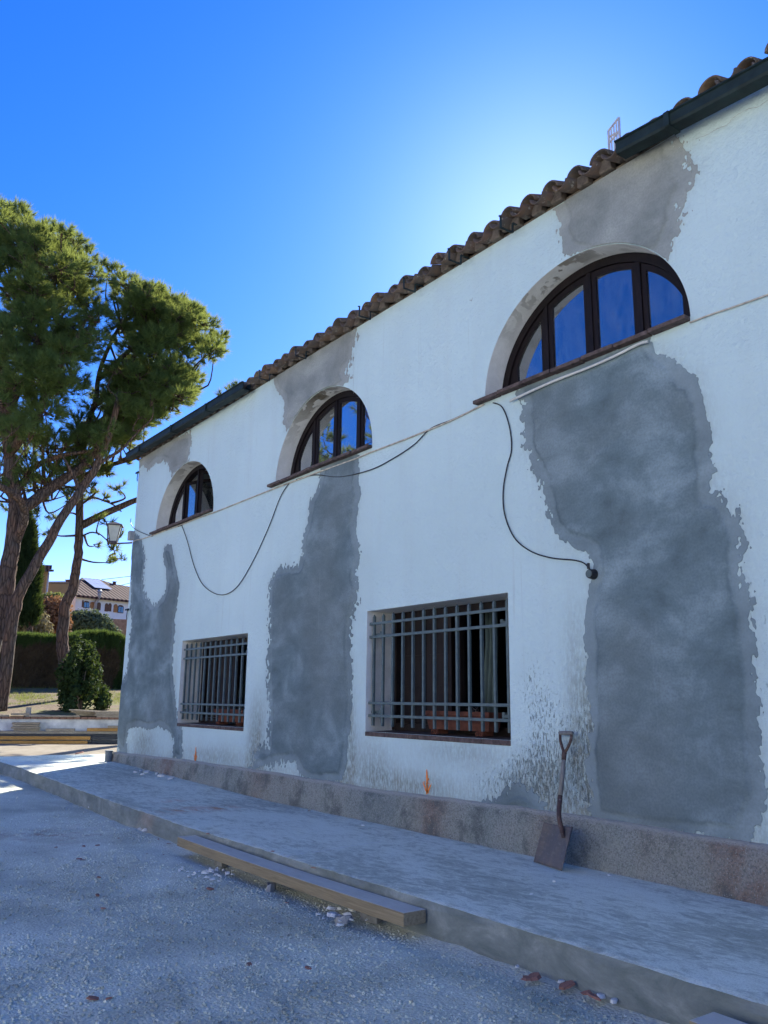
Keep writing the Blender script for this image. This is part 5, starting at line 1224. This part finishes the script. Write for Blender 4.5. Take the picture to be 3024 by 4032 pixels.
mb = MB(); back = [q[5], q[4], q[3], q[2]]; far = [p - fn * 6 * 0 + np.array([*(-fn * 12)[:2], -12 * slope]) for p in back]; mb.add(back + far, [(0, 1, 5, 4), (1, 2, 6, 5), (2, 3, 7, 6)]); mb.add([q[0], q[5], far[0]], [(0, 1, 2)]); mb.build('rear_slope', RT_.m, rf)
SOL = simple('solar_glass_sky_sheen', (.46, .46, .50), .25, .08, 1, .6)  # pale base colour stands in for sky reflected in the panels
c00, c10, c11, c01 = rp_(782, 303, .25), rp_(1052, 336, .25), rp_(1265, 487, .25), rp_(985, 457, .25)
for i in range(4):
    for j in range(2):
        f_ = lambda a, b: (c00 * (1 - a) + c10 * a) * (1 - b) + (c01 * (1 - a) + c11 * a) * b
        p4 = [f_(i / 4 + .006, j / 2 + .01), f_((i + 1) / 4 - .006, j / 2 + .01), f_((i + 1) / 4 - .006, (j + 1) / 2 - .01), f_(i / 4 + .006, (j + 1) / 2 - .01)]
        mb = MB(); mb.add(p4 + [p - rn * .05 for p in p4], [(3, 2, 1, 0), (4, 5, 6, 7)] + [(k, (k + 1) % 4, 4 + (k + 1) % 4, 4 + k) for k in range(4)]); mb.build('solar_panel', SOL, rf)
FSH = simple('orange_brown_shutter', (.34, .16, .06), .7, .25, 5); FSD = simple('dark_brown_shutter', (.13, .07, .045), .7, .25, 5)
def fwin(x0, y0, x1, y1, par, pf, glass=True, mat=FSD, arch=True):
    a, b, c = pf(x0, y1, .06), pf(x1, y1, .06), pf(x0, y0, .06); w = b - a; h = (c - a)[2]; w = np.array([w[0], w[1], 0])
    pts = [a, a + w, a + w + z3 * h * .72] + [a + w * (.5 + .5 * math.cos(t)) + z3 * (h * .72 + h * .28 * math.sin(t)) for t in np.linspace(.3, math.pi - .3, 7)] + [a + z3 * h * .72]
    nrm = fn; n = len(pts); cen = sum(pts) / n
    mb = MB(); mb.add([p for p in pts] + [p - nrm * .25 for p in pts], [tuple(range(n)), tuple(range(2 * n - 1, n - 1, -1))] + [(i, (i + 1) % n, n + (i + 1) % n, n + i) for i in range(n)]); o = mb.build('window' if glass else 'shutter', FSD if glass else mat, par)
    if glass:
        for hlf in (0, 1):
            mb = MB(); mb.obox(a + w * (.10 + .44 * hlf) + z3 * h * .08 + nrm * .01, w * .36, nrm * .04, z3 * h * .70); mb.build('pane', FARGLASS, o)
    return o
fwin(800, 665, 893, 782, wh, fp); fwin(912, 682, 975, 790, wh, lambda x, y, o=0: fp(x, y, .15), False, FSH); fwin(778, 652, 799, 770, wh, fp, False)
fwin(1015, 690, 1075, 818, wh, fp, False); fwin(1140, 705, 1192, 836, wh, fp, False); fwin(1194, 705, 1247, 836, wh, fp, False)
fwin(1285, 718, 1342, 850, wh, lambda x, y, o=0: fp(x, y, .15), False, FSH); fwin(1345, 732, 1440, 862, wh, fp)
mb = MB(); mb.tube([fp(985, 815, .3), fp(1000, 700, .3), fp(1030, 655, .5), fp(1055, 610, .8), fp(1060, 540, 1.2)], .26, 10); mb.tube([fp(1040, 528, 1.2), fp(1085, 520, 1.2)], .3, 10); mb.build('flue_pipe', simple('steel_flue', (.30, .30, .31), .4, .2, 3, .5), wh, True)
for x, y in ((1295, 395),):
    p = rp_(x, y + 10); mb = MB(); mb.box(p[0] - .22, p[0] + .22, p[1] - .22, p[1] + .22, p[2] - .6, p[2] + .35); mb.box(p[0] - .3, p[0] + .3, p[1] - .3, p[1] + .3, p[2] + .35, p[2] + .45); mb.build('chimney', TERRA, rf)
# ochre house, nearer on the left
OCH = simple('ochre_render', (.36, .215, .09), .9, .10, .6, .1); DO = 130.0
oA = at(*r6p(235, 745), DO); oB = at(*r6p(640, 745), DO + 5.0); od = np.array([*(oB - oA)[:2], 0]); ol = np.linalg.norm(od); od /= ol; on = np.array([od[1], -od[0], 0])
if np.dot(on, CAM - oA) < 0: on = -on
OB = np.array([oA[0], oA[1], 1.5]); op = lambda x, y, off=0.: on_plane(*r6p(x, y), oA + on * off, on) - OB
oh = empty('ochre_house', 'distant ochre house with flat parapet and taller wing behind the cypress', 'house', OB)
mb = MB(); p = op(240, 388); mb.obox(p * np.array([1, 1, 0]) - z3 * .5, op(600, 388) - op(240, 388), -on * 15, z3 * (p[2] + .5)); mb.build('wall', OCH, oh)
mb = MB(); p = op(240, 400); mb.obox(p - od * .05, op(600, 400) - op(240, 400), -on * .5, z3 * .3); mb.build('parapet', simple('parapet_brick', (.25, .15, .08), .9), oh)
mb = MB(); p = op(-150, 190, 1.5); p2 = op(255, 190, 1.5); mb.obox(p * np.array([1, 1, 0]) - z3 * .5, p2 - p, -on * 6, z3 * (p[2] + .5)); mb.build('tower_wall', OCH, oh)
mb = MB(); mb.obox(p - od * .4 + on * .5 - z3 * .1, (p2 - p) + od * .8, -on * 12, z3 * .3); mb.obox(p - od * .2 + on * .3 + z3 * .2, (p2 - p) + od * .35, -on * 11, z3 * .6); mb.build('tower_roof', RT_.m, oh)
fn_keep = fn; fn = on
fwin(275, 602, 350, 722, oh, op); fwin(358, 615, 424, 722, oh, op, False, FSH); fn = fn_keep
mb = MB(); mb.tube([op(198, 750, 1.8), op(215, 560, 1.8), op(235, 350, 1.8), op(255, 220, 1.9)], .14, 8); mb.build('downpipe', RLM, oh, True)
mb = MB(); p = op(572, 420, -1.5); mb.obox(p - z3 * .8, od * .75, -on * .6, z3 * 1.5); mb.obox(p - od * .1 + z3 * .7 + on * .1, od * .95, -on * .8, z3 * .15); mb.build('chimney', TERRA, oh)
mb = MB(); a, b, c_, d_ = op(430, 405, -1), op(640, 405, -1), op(640, 320, -4), op(600, 335, -4); mb.add([a, b, c_, d_], [(0, 1, 2, 3)]); o = mb.build('rear_roof', RT_.m, oh); sdm = o.modifiers.new('solid', 'SOLIDIFY'); sdm.thickness = .15
# terracotta garden wall end by the corner
for (xa, ya, xb, yb, lab) in ((240, 355, 620, 362, 'thin overhead wire above the ochre house'), (1090, 332, 1700, 262, 'upper overhead wire right of the solar panels'), (1360, 432, 1700, 350, 'lower overhead wire right of the solar panels')):
    mb = MB(); mb.tube([at(*r6p(xa, ya), 60), at(*r6p(xb, yb), 60)], .018, 5); tag(mb.build('overhead_wire', WIRE), lab, 'wire')
mb = MB(); a = at(*r6p(1300, 960), 46); b = at(*r6p(1600, 960), 46); mb.obox(np.array([a[0], a[1], 1.5]), (b - a) * np.array([1, 1, 0]), -fn * .3, z3 * (a[2] - 1.5)); tag(mb.build('garden_wall', simple('salmon_wall', (.42, .23, .14), .9)), 'salmon garden wall glimpsed between the grey-green shrub and the house corner', 'wall')

# ================================================================== BEHIND THE VIEWER (white house added to bounce sunlight, pine for the window reflection)
yd = empty('reflector_house', 'unseen long white house added behind the viewer to bounce sunlight onto the patched facade', 'house', (-4, -18, 0))
mb = MB(); mb.box(-15, 16, -7, 0, -.2, 8.2); mb.build('wall', simple('reflector_white', (.82, .81, .78), .9, .05, 1.5, .1, .2), yd)
mb = MB(); mb.add([(-15.4, .4, 8.2), (16.4, .4, 8.2), (16.4, -3.5, 9.6), (-15.4, -3.5, 9.6), (16.4, -7.4, 8.2), (-15.4, -7.4, 8.2)], [(0, 1, 2, 3), (3, 2, 4, 5), (0, 3, 5), (1, 4, 2), (0, 5, 4, 1)]); mb.build('roof', TILE, yd)
for i in range(7):
    x = -13 + i * 4.3
    for z0_, h_ in ((1.0, 1.3), (3.9, 1.3), (6.5, 1.2)):
        if i == 3 and z0_ < 2: z0_, h_ = 0, 2.2
        mb = MB(); mb.box(x - .5, x + .5, .003, .05, z0_, z0_ + h_); w_ = mb.build('window' if z0_ else 'door', SHUTTERWOOD, yd)
        for s in (-1, 1): mb = MB(); mb.box(x + s * .26 - .2, x + s * .26 + .2, .051, .075, z0_ + .08, z0_ + h_ - .08); mb.build('shutter', SHUTTERWOOD, w_)
rgz = np.random.default_rng(21); pb = np.array([-23.5, -10.5, .2])
pz = [(pb + np.array([rgz.normal() * 1.6, rgz.normal() * 1.6, 7.6 + rgz.uniform(-2.2, 2.6)]), rgz.uniform(.5, .9)) for _ in range(46)]
pine('pine_tree', 'pine across the yard whose reflection shows in the middle arched window', [([pb, pb + (0.1, 0, 3), pb + (.3, .2, 6), pb + (.1, .1, 9.5)], .25, .06)], [([pb + (.1, .1, 4.5), pb + (1.2, .3, 8.2), pb + (1.8, .5, 7.2)], .09, .03), ([pb + (.2, .1, 5), pb + (-1.0, .8, 6.8), pb + (-1.6, 1.0, 7.8)], .09, .03)], pz, 31, 26)

# chalk line snapped across the pavement
a, b = on_floor(*crop([(1230, 628)], *c7)[0], .26), on_floor(*crop([(1659, 562)], *c7)[0], .26); mb = MB(); n = 40; d_ = (b - a); nn = np.array([-d_[1], d_[0], 0]) / np.hypot(d_[0], d_[1])
L = []; R_ = []
for i in range(n + 1):
    t = i / n; c_ = a + d_ * t; w = .006 * (.3 + vn(i * .9, 2., 5)); L.append((c_[0] + nn[0] * w, c_[1] + nn[1] * w, float(slab_z(c_[0], c_[1])) + .003)); R_.append((c_[0] - nn[0] * w, c_[1] - nn[1] * w, float(slab_z(c_[0], c_[1])) + .003))
mb.v = L + R_; mb.f = [(i, i + 1, n + 2 + i, n + 1 + i) for i in range(n)]
tag(mb.build('chalk_line', WCHIP), 'faint white line running across the pavement behind the long plank', 'paint mark')
